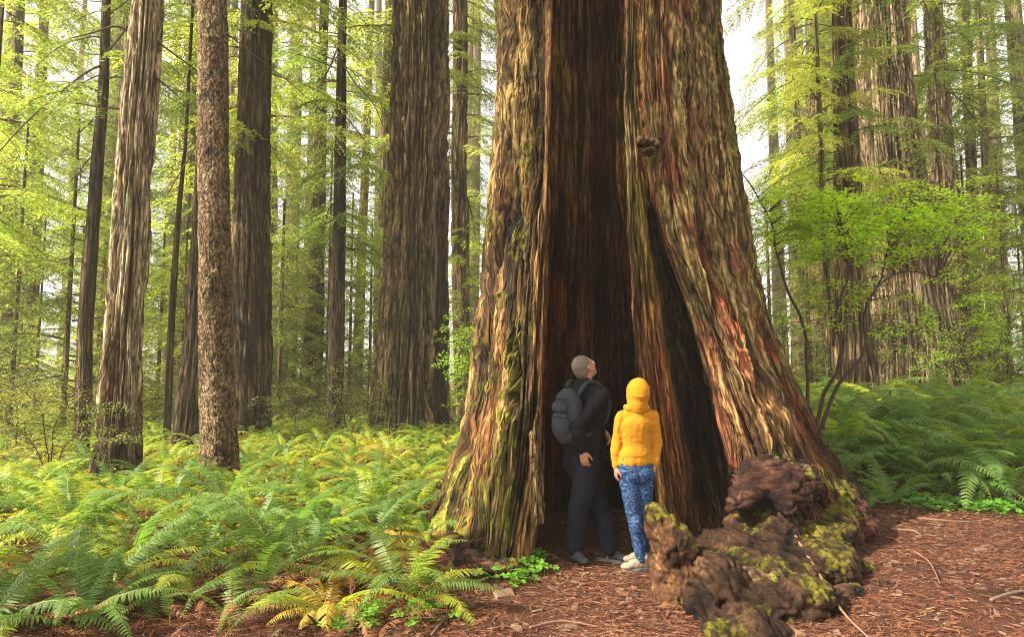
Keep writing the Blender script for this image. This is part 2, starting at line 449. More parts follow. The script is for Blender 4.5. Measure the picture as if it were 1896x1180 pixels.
    d = left * (0.12 * (big - .6) + 0.12 * (ck1 - .8) + 0.055 * (ck2 - .7) + 0.028 * (ck3 - .7) + 0.03 * (mic - .5) - 0.15 * furrow)
    d += inner * (0.05 * (big - .6) + 0.06 * (ck2 - .7) + 0.03 * (ck3 - .7) + 0.01 * (mic - .5) + 0.06 * (ck1 - .7))
    d += div * (0.04 * (big - .6) + 0.045 * (ck2 - .7) + 0.025 * (ck3 - .7) + 0.02 * (mic - .5))
    blk = np.abs(vnoise(S * 11, Zg * 7, seed=71) - .5) * 2
    d += char * (0.05 * (blk - .5) + 0.05 * (ck1 - .7) + 0.05 * (big - .5) + 0.03 * (ck2 - .7) + 0.02 * (mic - .5))
    d += right * (0.07 * (big - .6) + 0.075 * (ck1 - .8) + 0.055 * (ck2 - .7) + 0.028 * (ck3 - .7) + 0.04 * (mic - .5) + 0.09 * (plate - .5))
    # horizontal folds where the right buttress bends
    fold = right * sst(0.2, 0.7, Zg) * sst(2.6, 1.3, Zg) * sst(18.4, 16.5, Tt)
    fz = Zg + 0.12 * (fbm(S * 2, Zg * 2, seed=81) - .5) + 0.04 * (fbm(S * 8, Zg * 6, seed=83) - .5) + 0.16 * (S - 6)
    fo = ridged(fz * 8.0, S * 1.6, o=2, seed=85)
    d += fold * 0.055 * (fo - .55) * sst(14.6, 15.4, Tt)
    lump = fbm(V[..., 0] * 1.7, V[..., 1] * 1.7, Zg * 1.3, o=3, seed=91)
    d += (left + right) * 0.16 * (lump - .5) * sst(2.5, 0.2, Zg)
    # knot hole on the left buttress, and rim
    def hole(px, py, Yh, rx, rz_, dep):
        c = at(px, py, Yh)
        q = ((V[..., 0] - c.x) / rx) ** 2 + ((Zg - c.z) / rz_) ** 2
        msk = (left + inner * 0) 
        return -dep * np.exp(-q ** 1.5) * msk, np.exp(-q ** 1.5) * msk
    d = np.where((Tt > 13.8) & (Tt < 15.3), d * (.45 + .55 * sst(.5, .75, np.abs(Tt - 14.6))), d)
    h1, k1 = hole(950, 690, 6.45, 0.055, 0.30, 0.30)
    h2, k2 = hole(942, 620, 6.5, 0.04, 0.12, 0.14)
    h3, k3 = hole(868, 985, 5.95, 0.16, 0.32, 0.16)
    d += h1 + h2 + h3
    c3 = fbm(V[..., 0] * 3, V[..., 1] * 3, Zg * 2, o=4, seed=107); c4 = fbm(V[..., 0] * 16, V[..., 1] * 16, Zg * 13, o=3, seed=109)
    mb = sst(.46, .60, c3 * .6 + c4 * .4) * zone(-.1, 2.75)
    d += mb * .035 * fbm(V[..., 0] * 45, V[..., 1] * 45, Zg * 45, o=2, seed=119)      # raised cushions of moss
    V = V + Nn * d[..., None]
    # ---- colours (surface colours: wood, bark, moss, lichen, char)
    c1 = fbm(ws_ * 6, wz * .8, o=4, seed=101); c2 = fbm(ws_ * 24, wz * 2.2, o=3, seed=103)
    str_ = fbm(ws_ * 4.5, wz * 0.25, o=3, seed=113)
    def pal(a, b, c, t):
        return mix(mix(a, b, sst(.3, .5, t)), c, sst(.5, .72, t))
    crest = np.clip((big - .6) * 1.2 + (med - .55) * 1.1 + (fine - .5) * 0.8 + 0.5, 0, 1)
    Lc = pal((.045, .027, .017), (.17, .10, .05), (.50, .34, .15), c1 * .45 + c2 * .25 + crest * .3)
    Lc = mix(Lc, (.36, .15, .05), .6 * sst(.56, .68, str_) * sst(3.2, 1.2, Zg))
    Lc = mix(Lc, (.022, .018, .015), sst(.40, .30, fbm(ws_ * 3.3, wz * .22, o=3, seed=127)) * .9)
    mossL = sst(.46, .60, c3 * .6 + c4 * .4 + 0.05 * sst(1.8, .2, Zg)) * (.35 + .65 * sst(.3, .6, crest)) * zone(-.1, 2.75)
    Lc = mix(Lc, mix((.10, .115, .018), (.29, .30, .05), sst(.35, .65, c4)), mossL * .85)
    topw = sst(3.4, 5.0, Zg) * zone(.3, 1.6, .3)
    Lc = mix(Lc, mix((.30, .22, .10), (.62, .47, .20), sst(.35, .65, c2)), topw * .75)
    Dc = mix((.20, .10, .04), (.60, .37, .14), sst(.35, .6, c2 * .5 + c1 * .5))
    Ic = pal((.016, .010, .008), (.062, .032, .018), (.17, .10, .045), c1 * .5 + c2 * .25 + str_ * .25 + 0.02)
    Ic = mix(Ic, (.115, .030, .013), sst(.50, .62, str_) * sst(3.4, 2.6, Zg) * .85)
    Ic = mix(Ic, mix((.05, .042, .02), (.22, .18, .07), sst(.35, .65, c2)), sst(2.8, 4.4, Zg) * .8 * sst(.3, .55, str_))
    Vc = mix((.15, .075, .03), (.60, .36, .13), sst(.36, .62, c2 * .5 + c1 * .5))
    Vc = mix(Vc, (.33, .31, .08), sst(2.0, 3.4, Zg) * .75)
    Vc = mix(Vc, (.34, .12, .05), sst(.52, .62, str_) * sst(2.4, 1.6, Zg) * .7)
    Cc = mix((.022, .017, .014), (.10, .075, .055), sst(.35, .7, c2 * .6 + c1 * .4))
    Cc = mix(Cc, mix((.16, .12, .05), (.42, .32, .13), sst(.35, .65, c2)), sst(.62, .22, Zg + .2 * c3) * .9)
    Cc = mix(Cc, (.11, .075, .035), sst(.55, .68, c1) * .5)
    Rc = pal((.075, .032, .020), (.30, .125, .065), (.50, .31, .15), c1 * .35 + c2 * .2 + crest * .35 + flake * .1)
    red = sst(.44, .56, fbm(ws_ * 2.2, wz * .5, o=3, seed=131)) * sst(3.9, 2.4, Zg) * sst(.2, .9, Zg)
    Rc = mix(Rc, mix((.30, .075, .04), (.62, .19, .10), sst(.35, .65, c2)), red * .85)
    lich = sst(.47, .57, flake * .55 + c3 * .35 + .10 * sst(.8, 3.6, Zg)) 
    Rc = mix(Rc, mix((.30, .24, .09), (.58, .49, .22), sst(.35, .65, c4)), lich * .85 * sst(.7, 1.9, Zg))
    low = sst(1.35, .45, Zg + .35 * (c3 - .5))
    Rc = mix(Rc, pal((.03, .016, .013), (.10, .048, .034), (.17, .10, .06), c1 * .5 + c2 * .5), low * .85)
    mossR = sst(.50, .62, c3 * .55 + c4 * .45 + .07 * sst(17.5, 19, Tt)) * (sst(1.5, .5, Zg) * .9 + sst(17.3, 18.6, Tt) * .9)
    Rc = mix(Rc, mix((.08, .10, .015), (.24, .27, .04), sst(.35, .65, c4)), np.clip(mossR, 0, 1) * .9)
    Rc = mix(Rc, (.04, .028, .02), sst(18.0, 19.0, Tt) * .55 * sst(.55, .45, c1))
    up_ = sst(3.3, 4.0, Zg)
    Vc = mix(Vc, Rc, up_ * .9); Cc = mix(Cc, Rc, sst(3.2, 3.6, Zg) * .8)
    C = np.zeros(V.shape)
    wsum = 1e-6 + left * (1 - lipd) + inner + div + char + right + lipd
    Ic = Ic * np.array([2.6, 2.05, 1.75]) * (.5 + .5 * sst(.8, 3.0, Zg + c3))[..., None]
    Cc = Cc * np.array([1.7, 1.45, 1.3])
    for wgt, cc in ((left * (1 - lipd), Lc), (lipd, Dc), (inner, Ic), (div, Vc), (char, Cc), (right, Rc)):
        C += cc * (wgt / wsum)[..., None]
    C = C ** 1.12 * np.array([1.0, .90, .78])
    C = C * (.12 + 1.0 * crk ** 1.6)[..., None]                              # darker colour down in the cracks
    C = mix(C, (.012, .010, .009), np.clip(k1 + k2 + k3 * .6, 0, 1))
    uv = np.stack([S, Zg], -1)
    # cap on top
    F = grid_faces(nu, nz)
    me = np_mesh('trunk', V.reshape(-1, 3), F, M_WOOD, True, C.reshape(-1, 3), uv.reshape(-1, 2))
    root = empty('hollow_redwood', (0.95, 7.8, 0))
    tag(root, 'giant redwood split open by a burnt hollow, people standing before it', 'tree')
    o = link('trunk', me, root); o.matrix_parent_inverse = Matrix.Translation(-root.location)
    return root
HOLLOW = hollow_tree()
def under(o, root):
    o.parent = root; o.matrix_parent_inverse = Matrix.Translation(-root.location)
    return o

# ------------------------------------------------------------------ foliage helpers
def leaf_mat(name, base, trans, var=0.35, rough=0.5):
    m, nt, o = new_mat(name); L = nt.links.new
    at_ = N(nt, 'ShaderNodeAttribute'); at_.attribute_name = 'Col'
    oi = N(nt, 'ShaderNodeObjectInfo')
    hs = N(nt, 'ShaderNodeHueSaturation'); hs.inputs['Color'].default_value = (*base, 1)
    mr = N(nt, 'ShaderNodeMapRange'); mr.inputs[3].default_value = 0.485; mr.inputs[4].default_value = 0.512; L(oi.outputs['Random'], mr.inputs[0]); L(mr.outputs[0], hs.inputs['Hue'])
    mul = N(nt, 'ShaderNodeVectorMath', operation='MULTIPLY'); L(hs.outputs[0], mul.inputs[0]); L(at_.outputs['Color'], mul.inputs[1])
    hs2 = N(nt, 'ShaderNodeHueSaturation'); hs2.inputs['Color'].default_value = (*trans, 1); L(mr.outputs[0], hs2.inputs['Hue'])
    mul2 = N(nt, 'ShaderNodeVectorMath', operation='MULTIPLY'); L(hs2.outputs[0], mul2.inputs[0]); L(at_.outputs['Color'], mul2.inputs[1])
    b = N(nt, 'ShaderNodeBsdfPrincipled', Roughness=rough); b.inputs['Specular IOR Level'].default_value = 0.35
    L(mul.outputs[0], b.inputs['Base Color'])
    t = N(nt, 'ShaderNodeBsdfTranslucent'); L(mul2.outputs[0], t.inputs['Color'])
    mx = N(nt, 'ShaderNodeAddShader'); L(b.outputs[0], mx.inputs[0]); L(t.outputs[0], mx.inputs[1])
    L(mx.outputs[0], o.inputs[0])
    return m
M_NEEDLE = leaf_mat('needle_foliage', (.085, .12, .020), (.20, .25, .035))
M_NEEDLE_B = leaf_mat('bright_needle_foliage', (.14, .178, .03), (.38, .43, .055))
M_BROAD = leaf_mat('broad_leaf', (.15, .25, .016), (.36, .52, .02))
M_SHRUB = leaf_mat('shrub_leaf', (.12, .16, .03), (.22, .27, .04))
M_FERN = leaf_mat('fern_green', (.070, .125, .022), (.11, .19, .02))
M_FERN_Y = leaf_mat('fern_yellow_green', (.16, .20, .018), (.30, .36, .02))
M_FERN_D = leaf_mat('fern_dead_brown', (.20, .085, .035), (.10, .035, .01))
M_FERN_G = leaf_mat('fern_golden', (.30, .22, .03), (.30, .22, .02))
M_CLOVER = leaf_mat('sorrel_leaf', (.09, .20, .02), (.14, .28, .015))

def unit(v): return v / (np.linalg.norm(v, axis=-1, keepdims=True) + 1e-9)
def leaves(G, p, d, n, l, w, c, fold=0.0, mid=0.45):
    """diamond leaves: p base, d direction, n normal; l length, w width"""
    d = unit(d); sdir = unit(np.cross(d, n)); n = np.cross(sdir, d)
    l = np.broadcast_to(l, len(p))[:, None]; w = np.broadcast_to(w, len(p))[:, None]
    c = np.broadcast_to(c, (len(p), 3))
    q = np.stack([p, p + d * l * mid + sdir * w / 2 + n * w * fold, p + d * l, p + d * l * mid - sdir * w / 2 + n * w * fold], 1)
    k = len(p)
    G.add(q.reshape(-1, 3), np.arange(4 * k).reshape(k, 4), np.repeat(c, 4, 0))
def leafcol(k, rng, lo=.65, hi=1.35, warm=.15):
    v = rng.uniform(lo, hi, (k, 1)); h = rng.normal(0, warm, (k, 1))
    return np.clip(v * np.concatenate([1 + h, np.ones((k, 1)), 1 - h * .5], 1), .15, 2.2)

def conifer_crown(name, h0, h1, nb, L0, L1, leaf=(.10, .036), seed=0, density=1.0, mat=None, droop=.45, az=None, rtrunk=.15, twigstep=.16):
    """branch sprays around a trunk on the z axis"""
    rng = np.random.default_rng(seed)
    G = Geo(); W = Geo()
    P, D, Nn, Ls, Cs = [], [], [], [], []
    for b in range(nb):
        t = (b + rng.random()) / nb
        h = h0 + (h1 - h0) * t
        L = rng.uniform(L0, L1) * (1 - .45 * t)
        a = rng.uniform(0, 2 * PI) if az is None else rng.uniform(*az)
        el = rng.uniform(-.15, .45)
        n = 9
        u = np.linspace(0, 1, n)
        r = rtrunk * .6 + L * u
        z = h + L * (math.sin(el) * u - droop * u ** 2 * rng.uniform(.7, 1.3))
        wob = rng.normal(0, .05, n).cumsum() * L * .25
        ca, sa = math.cos(a), math.sin(a)
        B = np.stack([ca * r - sa * wob, sa * r + ca * wob, z], 1)
        W.tube(B, np.linspace(.028, .006, n) * (L / 3) * 1.1, 4, (.12, .075, .045), False)
        m = int(L / twigstep)
        cval = rng.uniform(.6, 1.35)
        for i in range(m):
            for sgn in (-1, 1):
                if rng.random() > .9: continue
                f = .16 + .84 * (i + rng.random()) / m
                if f > 1: continue
                p0 = np.array([np.interp(f, u, B[:, k]) for k in range(3)])
                tl = L * .32 * (1.05 - f) ** .6 * rng.uniform(.6, 1.2) + .1
                ang = sgn * rng.uniform(.7, 1.15)
                dirx = math.cos(a + ang); diry = math.sin(a + ang)
                k = max(3, int(tl / .034 * density))
                v = (np.arange(k) + rng.random(k)) / k
                zz = -tl * (rng.uniform(.1, .5) * v + .35 * v ** 2)
                pp = p0 + np.stack([dirx * tl * v, diry * tl * v, zz], 1)
                sd = np.where(np.arange(k) % 2 == 0, 1, -1) * rng.uniform(.5, 1.1, k)
                dx = np.cos(a + ang + sd); dy = np.sin(a + ang + sd)
                P.append(pp + rng.normal(0, .012, pp.shape)); D.append(np.stack([dx, dy, rng.normal(-.35, .25, k)], 1))
                Nn.append(np.stack([rng.normal(0, .35, k), rng.normal(0, .35, k), np.ones(k)], 1))
                Ls.append(rng.uniform(.7, 1.25, k)); Cs.append(leafcol(k, rng) * cval)
    P, D, Nn, Ls, Cs = map(np.concatenate, (P, D, Nn, Ls, Cs))
    leaves(G, P, D, Nn, Ls * leaf[0], leaf[1] * rng.uniform(.8, 1.2, len(P)), Cs, .1)
    nleaf = len(P)
    V = np.concatenate(G.V + W.V); C = np.concatenate(G.C + W.C); uv = np.concatenate(G.uv + W.uv)
    F = np.concatenate(G.F[4] + [f + G.n for f in W.F[4]])
    mi = np.concatenate([np.zeros(nleaf), np.ones(len(F) - nleaf)])
    return np_mesh(name, V, F, None, False, C, uv, mats=[mat or M_NEEDLE, M_TWIG], midx=mi)

# ------------------------------------------------------------------ trunks
PAL = {
 'pale':  ((.065, .036, .020), (.36, .255, .135), (.68, .55, .33), (.26, .25, .07)),
 'scaly': ((.035, .019, .010), (.24, .15, .072), (.50, .36, .20), (.19, .18, .04)),
 'dark':  ((.026, .016, .008), (.105, .066, .032), (.25, .165, .08), (.07, .072, .015)),
 'brown': ((.042, .025, .013), (.22, .14, .068), (.52, .37, .18), (.16, .15, .03)),
 'warm':  ((.070, .042, .024), (.30, .20, .105), (.58, .45, .26), (.22, .20, .05)),
}
def trunk_mesh(name, pts, Y, pal='brown', amp=.035, zt=34, moss=.3, seed=0, scaly=False, fold=None, flare=True, res=.02, tilt=0.0):
    """pts: (px, py, width px) from the base up, at distance Y; the trunk runs on above the picture"""
    C3 = []; R = []
    for px, py, w in pts:
        p = at(px, py, Y); C3.append([p.x, Y, p.z]); R.append(size_at(w, (p.z - CAM_H) * SP_ + Y * CP_) / 2)
    C3 = np.array(C3); R = np.array(R)
    gz = hz(C3[0, 0], Y) - .15
    o_ = np.argsort(C3[:, 2]); C3 = C3[o_]; R = R[o_]
    if C3[0, 2] > gz:
        C3 = np.concatenate([[[C3[0, 0] - (C3[1, 0] - C3[0, 0]) * .0, Y, gz]], C3]); R = np.concatenate([[R[0] * 1.06], R])
    ztop_vis = C3[-1, 2]
    sl = (C3[-1, 0] - C3[0, 0]) / max(C3[-1, 2] - C3[0, 2], .1)
    if zt > ztop_vis + 1:
        C3 = np.concatenate([C3, [[C3[-1, 0] + sl * (zt - ztop_vis) * .8, Y, zt]]]); R = np.concatenate([R, [R[-1] * .55]])
    rmax = R.max()
    nz = int(np.clip((min(ztop_vis, zt) - gz) / res, 60, 620))
    z = np.concatenate([np.linspace(gz, ztop_vis + .3, nz), np.linspace(ztop_vis + .6, max(zt, ztop_vis + 1), 20)])
    cx = np.interp(z, C3[:, 2], C3[:, 0]); rr = np.interp(z, C3[:, 2], R)
    k = 31; pad = k // 2
    cx = np.convolve(np.pad(cx, pad, 'reflect', reflect_type='odd'), np.ones(k) / k, 'valid'); rr = np.convolve(np.pad(rr, pad, 'edge'), np.ones(k) / k, 'valid')
    if flare:
        rr = rr * (1 + .07 * np.exp(-(z - gz) / (.35 + rmax * .5)))
    nu = int(np.clip(2 * PI * rmax / (res * 1.1), 28, 300))
    th = np.arange(nu) / nu * 2 * PI
    TH, Z = np.meshgrid(th, z); RR = rr[:, None]
    S = TH * rmax
    def cyl(f, g, sd, o=2, fn=ridged):
        # periodic lookup on a circle so the bark has no seam
        a = rmax * f
        return fn(np.cos(TH) * a + 5, np.sin(TH) * a + 9, Z * g, o=o, seed=sd + seed)
    wob = .25 * (fbm(np.cos(TH) * rmax * 1.5, np.sin(TH) * rmax * 1.5, Z * .8, o=2, seed=seed + 1) - .5)
    TH0 = TH; TH = TH + wob * min(1, .35 / rmax)
    if scaly:
        a = cyl(9, 7, 3, 3, fbm); b = cyl(22, 16, 5, 2, ridged); big = cyl(2, .5, 7)
        d = amp * ((np.floor(a * 9) / 9 - .5) * 2.0 + (b - .5) * 1.2) + .02 * (big - .5)
        crest = np.clip(.55 * (b - .3) + .9 * (a - .3) + .25, 0, 1)
    else:
        big = cyl(3.2, .22, 11); k1 = cyl(5.5, .30, 13, 2, fiss); k2 = cyl(13, .9, 15, 2, fiss)
        d = amp * (1.6 * (big - .6) + 1.9 * (k1 - .75) + .9 * (k2 - .7))
        crest = np.clip(.6 * k1 + .4 * k2, 0, 1) * (.75 + .5 * (big - .5))
    lump = fbm(np.cos(TH) * 1.2, np.sin(TH) * 1.2, Z * .7, o=2, seed=seed + 21)
    d = d * np.clip(RR / .25, .35, 1.2) + RR * .12 * (lump - .5)
    butt = ridged(np.cos(TH0) * 1.6 + 3, np.sin(TH0) * 1.6, 0 * Z, o=1, seed=seed + 25)
    d = d + RR * .22 * (butt - .5) * np.exp(-(Z - gz) / (.5 + rmax * .9))
    if fold:
        for (a0, wd, dep, za, zb) in fold:
            dd = np.angle(np.exp(1j * (TH0 - a0 - .06 * (fbm(Z * .8, Z * 0, o=2, seed=4) - .5) * 4)))
            d = d - dep * np.exp(-(dd / wd) ** 2) * sst(za - .4, za + .4, Z) * sst(zb + .4, zb - .4, Z)
    r = RR + d
    X = cx[:, None] + r * np.cos(TH0); YY = Y + r * np.sin(TH0)
    V = np.stack([X, YY, Z + 0 * X], -1)
    pd, pm, pl, pg = PAL[pal]
    c1 = fbm(np.cos(TH) * rmax * 5, np.sin(TH) * rmax * 5, Z * .7, o=3, seed=seed + 31)
    c2 = fbm(np.cos(TH) * rmax * 2.5, np.sin(TH) * rmax * 2.5, Z * 2.0, o=3, seed=seed + 33)
    t = c1 * .38 + crest * .50 + (.05 if pal == 'pale' else -.02)
    C = mix(mix(pd, pm, sst(.22, .45, t)), pl, sst(.45, .72, t))
    C = mix(C, pg, moss * sst(.48, .62, c2) * sst(.2, .6, crest))
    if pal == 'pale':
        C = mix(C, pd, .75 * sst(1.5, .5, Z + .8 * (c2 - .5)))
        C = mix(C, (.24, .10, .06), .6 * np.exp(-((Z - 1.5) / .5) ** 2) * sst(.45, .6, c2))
    if fold:                                        # shade down the right side of the split trunk, painted into the bark colour
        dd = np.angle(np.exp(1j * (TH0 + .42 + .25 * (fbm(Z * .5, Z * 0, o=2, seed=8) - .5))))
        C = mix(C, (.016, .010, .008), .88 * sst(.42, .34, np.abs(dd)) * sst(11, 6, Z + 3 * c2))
    if scaly:
        for kz, ka in ((at(395, 185, Y).z, -1.8), (at(395, 290, Y).z, -1.5)):
            q = ((Z - kz) / .09) ** 2 + (np.angle(np.exp(1j * (TH0 - ka))) / .5) ** 2
            C = mix(C, (.02, .012, .008), np.exp(-q) * .95)
    uv = np.stack([S, Z + 0 * S], -1).reshape(-1, 2)
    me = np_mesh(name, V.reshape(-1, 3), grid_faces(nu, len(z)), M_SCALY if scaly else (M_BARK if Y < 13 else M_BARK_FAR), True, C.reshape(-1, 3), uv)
    return me, Vector((float(cx[0]), Y, gz + .15)), z, cx, rr

CROWNS = {}
def crown_proto(k):
    if k not in CROWNS:
        prm = {
         'tall':   dict(h0=0, h1=15, nb=62, L0=2.2, L1=4.4, seed=201, leaf=(.135, .046)),
         'tall2':  dict(h0=0, h1=15, nb=60, L0=2.0, L1=4.2, seed=202, droop=.6, leaf=(.135, .046)),
         'bright': dict(h0=0, h1=15, nb=66, L0=2.0, L1=4.2, seed=203, mat=M_NEEDLE_B, leaf=(.135, .046)),
         'bush':   dict(h0=0, h1=8, nb=66, L0=1.2, L1=2.8, seed=204, mat=M_NEEDLE_B, droop=.35, leaf=(.12, .045)),
         'bush2':  dict(h0=0, h1=11, nb=76, L0=1.2, L1=2.9, seed=205, droop=.5, leaf=(.12, .045)),
         'spar':   dict(h0=0, h1=14, nb=46, L0=1.6, L1=3.4, seed=206, droop=.35, leaf=(.13, .045)),
        }[k]
        CROWNS[k] = conifer_crown('crown', **prm)
    return CROWNS[k]

def branch_stub(path, r0, r1, c=(.13, .085, .055)):
    G = Geo(); G.tube(cr(path, 14), np.linspace(r0, r1, 14), 6, c); return G
TREES = []
def tree(name, label, pts, Y, crown=None, cz=8, cs=1.0, stubs=(), group=None, rz=None, **kw):
    me, base, z, cx, rr = trunk_mesh('trunk', pts, Y, seed=len(TREES) * 7 + 3, **kw)
    root = empty(name, base); tag(root, label, 'tree', group)
    def put(o):
        o.parent = root; o.matrix_parent_inverse = Matrix.Translation(-root.location); return o
    put(link('trunk', me))
    if crown:
        c = put(link('crown', crown_proto(crown)))
        c.location = (float(np.interp(cz + 4, z, cx)), Y, cz); c.scale = (cs, cs, cs)
        c.rotation_euler = (0, 0, random.uniform(0, 6.28) if rz is None else rz)
    for st in stubs:
        P = [at(a, b, Y + (dy if len(q) else 0)) for (a, b, dy), q in ((s, (1,)) for s in st[0])]
        put(link('branch', branch_stub([list(p) for p in P], st[1], st[2]).mesh('branch', M_TWIG, True)))
    TREES.append(root)
    return root

# near trunks on the left
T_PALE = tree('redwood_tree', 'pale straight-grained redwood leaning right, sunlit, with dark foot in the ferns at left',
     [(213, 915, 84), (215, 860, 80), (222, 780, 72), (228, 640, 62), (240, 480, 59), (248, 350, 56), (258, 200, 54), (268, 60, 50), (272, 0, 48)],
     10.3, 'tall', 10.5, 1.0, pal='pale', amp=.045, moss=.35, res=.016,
     stubs=[([(245, 62, 0), (215, 48, -.2), (170, 60, -.4), (130, 70, -.5)], .022, .006), ([(238, 203, 0), (205, 200, -.2), (182, 203, -.3)], .02, .008),
            ([(285, 72, 0), (330, 105, .1), (368, 132, .3)], .02, .006), ([(285, 140, 0), (310, 160, .1), (335, 182, .2)], .02, .006),
            ([(255, 552, 0), (268, 488, -.1), (266, 470, -.15)], .012, .004)])
T_SCALY = tree('scaly_barked_tree', 'straight mid-brown tree with scaly plated bark, standing in sunlit ferns',
     [(408, 920, 70), (408, 890, 66), (406, 820, 62), (403, 740, 60), (399, 600, 56), (397, 420, 54), (395, 280, 52), (395, 120, 50), (393, 0, 48)],
     10.0, 'tall2', 10.5, .9, pal='scaly', amp=.02, scaly=True, moss=.15, res=.014,
     stubs=[([(418, 60, 0), (470, 100, .1), (540, 155, .3), (590, 200, .6)], .012, .004), ([(372, 18, 0), (350, 2, 0), (330, -20, 0)], .02, .01),
            ([(372, 252, 0), (345, 300, 0), (318, 345, .1), (305, 370, .2)], .012, .004)])
tree('dark_slender_tree', 'dark brown slender trunk with a bend, left of the pale leaning redwood',
     [(152, 800, 27), (155, 730, 27), (158, 600, 25), (168, 470, 24), (180, 300, 21), (192, 160, 18), (197, 0, 15)], 15.0, 'spar', 7.5, .8, pal='dark', amp=.012,
     moss=.1, res=.03, stubs=[([(193, 118, 0), (150, 140, -.5), (60, 215, -1.2), (-10, 290, -1.5)], .03, .010), ([(195, 100, 0), (235, 50, -.4), (280, -20, -.6)], .03, .012), ([(176, 285, 0), (152, 310, 0), (148, 350, 0)], .018, .008), ([(165, 570, 0), (148, 575, -.1), (150, 545, -.1)], .03, .015)])
tree('dark_slender_tree', 'thin almost black trunk between the pale redwood and the scaly tree',
     [(308, 822, 14), (312, 740, 13), (316, 620, 12), (322, 520, 11), (330, 400, 9), (340, 300, 7)], 16.5, 'spar', 7.8, .6, pal='dark', amp=.008, moss=.1, res=.04, zt=16)
tree('redwood_tree', 'dark leaning redwood half hidden behind the scaly barked tree',
     [(346, 835, 62), (352, 780, 56), (360, 700, 50), (366, 600, 42), (372, 450, 36), (382, 300, 32), (390, 150, 30), (396, 0, 28)], 15.5, 'tall', 11, .9, pal='dark', amp=.03, moss=.3, res=.03)
tree('redwood_tree', 'broad dark redwood just right of the scaly tree, yellow-green sprays on it',
     [(464, 820, 68), (466, 760, 66), (467, 640, 70), (466, 500, 70), (466, 400, 62), (470, 250, 56), (474, 120, 54), (476, 0, 52)], 18.0, 'bright', 7.6, .9, pal='dark', amp=.04, moss=.25, res=.03)
tree('redwood_tree', 'slim straight dark redwood with drooping boughs, left of the thick trunk in the middle',
     [(618, 812, 30), (620, 740, 29), (624, 560, 27), (628, 400, 24), (631, 200, 19), (635, 0, 14)], 20.0, 'spar', 5.2, 1.0, pal='dark', amp=.02, moss=.3, res=.035,
     stubs=[([(630, 75, 0), (612, 120, -.4), (596, 150, -.8), (580, 200, -1)], .03, .01), ([(632, 110, 0), (655, 150, -.4), (690, 190, -.7), (712, 240, -1)], .03, .01),
            ([(628, 190, 0), (600, 240, -.4), (570, 285, -1)], .03, .01), ([(634, 210, 0), (668, 250, -.4), (700, 300, -.8)], .028, .01)])
tree('redwood_tree', 'mossy hazy redwood leaning right, just left of the slim dark one',
     [(568, 790, 46), (574, 720, 40), (582, 600, 32), (588, 450, 26), (592, 300, 22), (596, 100, 18)], 26.0, 'tall2', 9, 1.0, pal='brown', amp=.035, moss=.7, res=.05)
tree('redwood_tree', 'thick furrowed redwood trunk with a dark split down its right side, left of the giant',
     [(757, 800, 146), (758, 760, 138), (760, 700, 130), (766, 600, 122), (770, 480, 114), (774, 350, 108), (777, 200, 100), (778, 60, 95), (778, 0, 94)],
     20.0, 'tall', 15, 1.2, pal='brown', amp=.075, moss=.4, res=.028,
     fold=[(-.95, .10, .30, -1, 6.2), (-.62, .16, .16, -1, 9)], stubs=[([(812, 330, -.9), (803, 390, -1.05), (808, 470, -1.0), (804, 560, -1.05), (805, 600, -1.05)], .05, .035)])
tree('redwood_tree', 'narrow shaded redwood filling the gap right of the thick furrowed trunk',
     [(862, 800, 36), (858, 700, 32), (852, 560, 30), (850, 300, 28), (852, 100, 26), (852, 0, 25)], 25.0, 'tall', 8, 1.0, pal='brown', amp=.03, moss=.5, res=.045)
tree('redwood_tree', 'pale reddish sliver of trunk peeking out left behind the thick furrowed trunk',
     [(704, 780, 30), (708, 640, 26), (712, 400, 22), (716, 200, 20), (720, 60, 18)], 30.0, 'bright', 11, 1.0, pal='warm', amp=.03, moss=.3, res=.05)
# right side
tree('redwood_tree', 'widest sunlit redwood at right with flaring foot behind the ferns',
     [(1702, 760, 168), (1698, 680, 152), (1692, 600, 132), (1676, 480, 112), (1658, 340, 98), (1646, 240, 92), (1636, 100, 84), (1630, 0, 78)],
     21.0, 'bright', 14, 1.0, pal='warm', amp=.06, moss=.2, res=.03, stubs=[([(1688, 140, 0), (1712, 138, -.2), (1735, 125, -.4)], .03, .01), ([(1640, 100, -.8), (1610, 96, -1.2), (1580, 92, -1.4)], .02, .008)])
tree('redwood_tree', 'knobbly redwood with dark mossy foot directly behind the vine maple',
     [(1580, 740, 84), (1580, 660, 76), (1577, 600, 60), (1574, 520, 50), (1571, 400, 44), (1568, 280, 42), (1562, 150, 36), (1558, 0, 30)],
     17.5, 'spar', 7, .8, pal='brown', amp=.035, moss=.35, res=.028)
tree('redwood_tree', 'redwood with a crooked lean between the widest right trunk and the frame edge',
     [(1775, 740, 66), (1768, 600, 56), (1757, 450, 50), (1745, 300, 44), (1738, 200, 38), (1730, 60, 30), (1726, 0, 28)], 24.0, 'tall2', 12, 1.0, pal='warm', amp=.035, moss=.4, res=.04)
tree('redwood_tree', 'slim pale trunk far right, behind drooping twigs',
     [(1812, 740, 24), (1808, 600, 22), (1804, 450, 20), (1798, 300, 18), (1790, 100, 16)], 29.0, 'bright', 9, .9, pal='warm', amp=.02, moss=.3, res=.06)
tree('redwood_tree', 'bleached hazy trunk just right of the hollow giant, far back',
     [(1530, 740, 56), (1524, 600, 44), (1518, 450, 40), (1514, 300, 38), (1510, 100, 34)], 33.0, 'bright', 12, 1.1, pal='warm', amp=.04, moss=.15, res=.06)

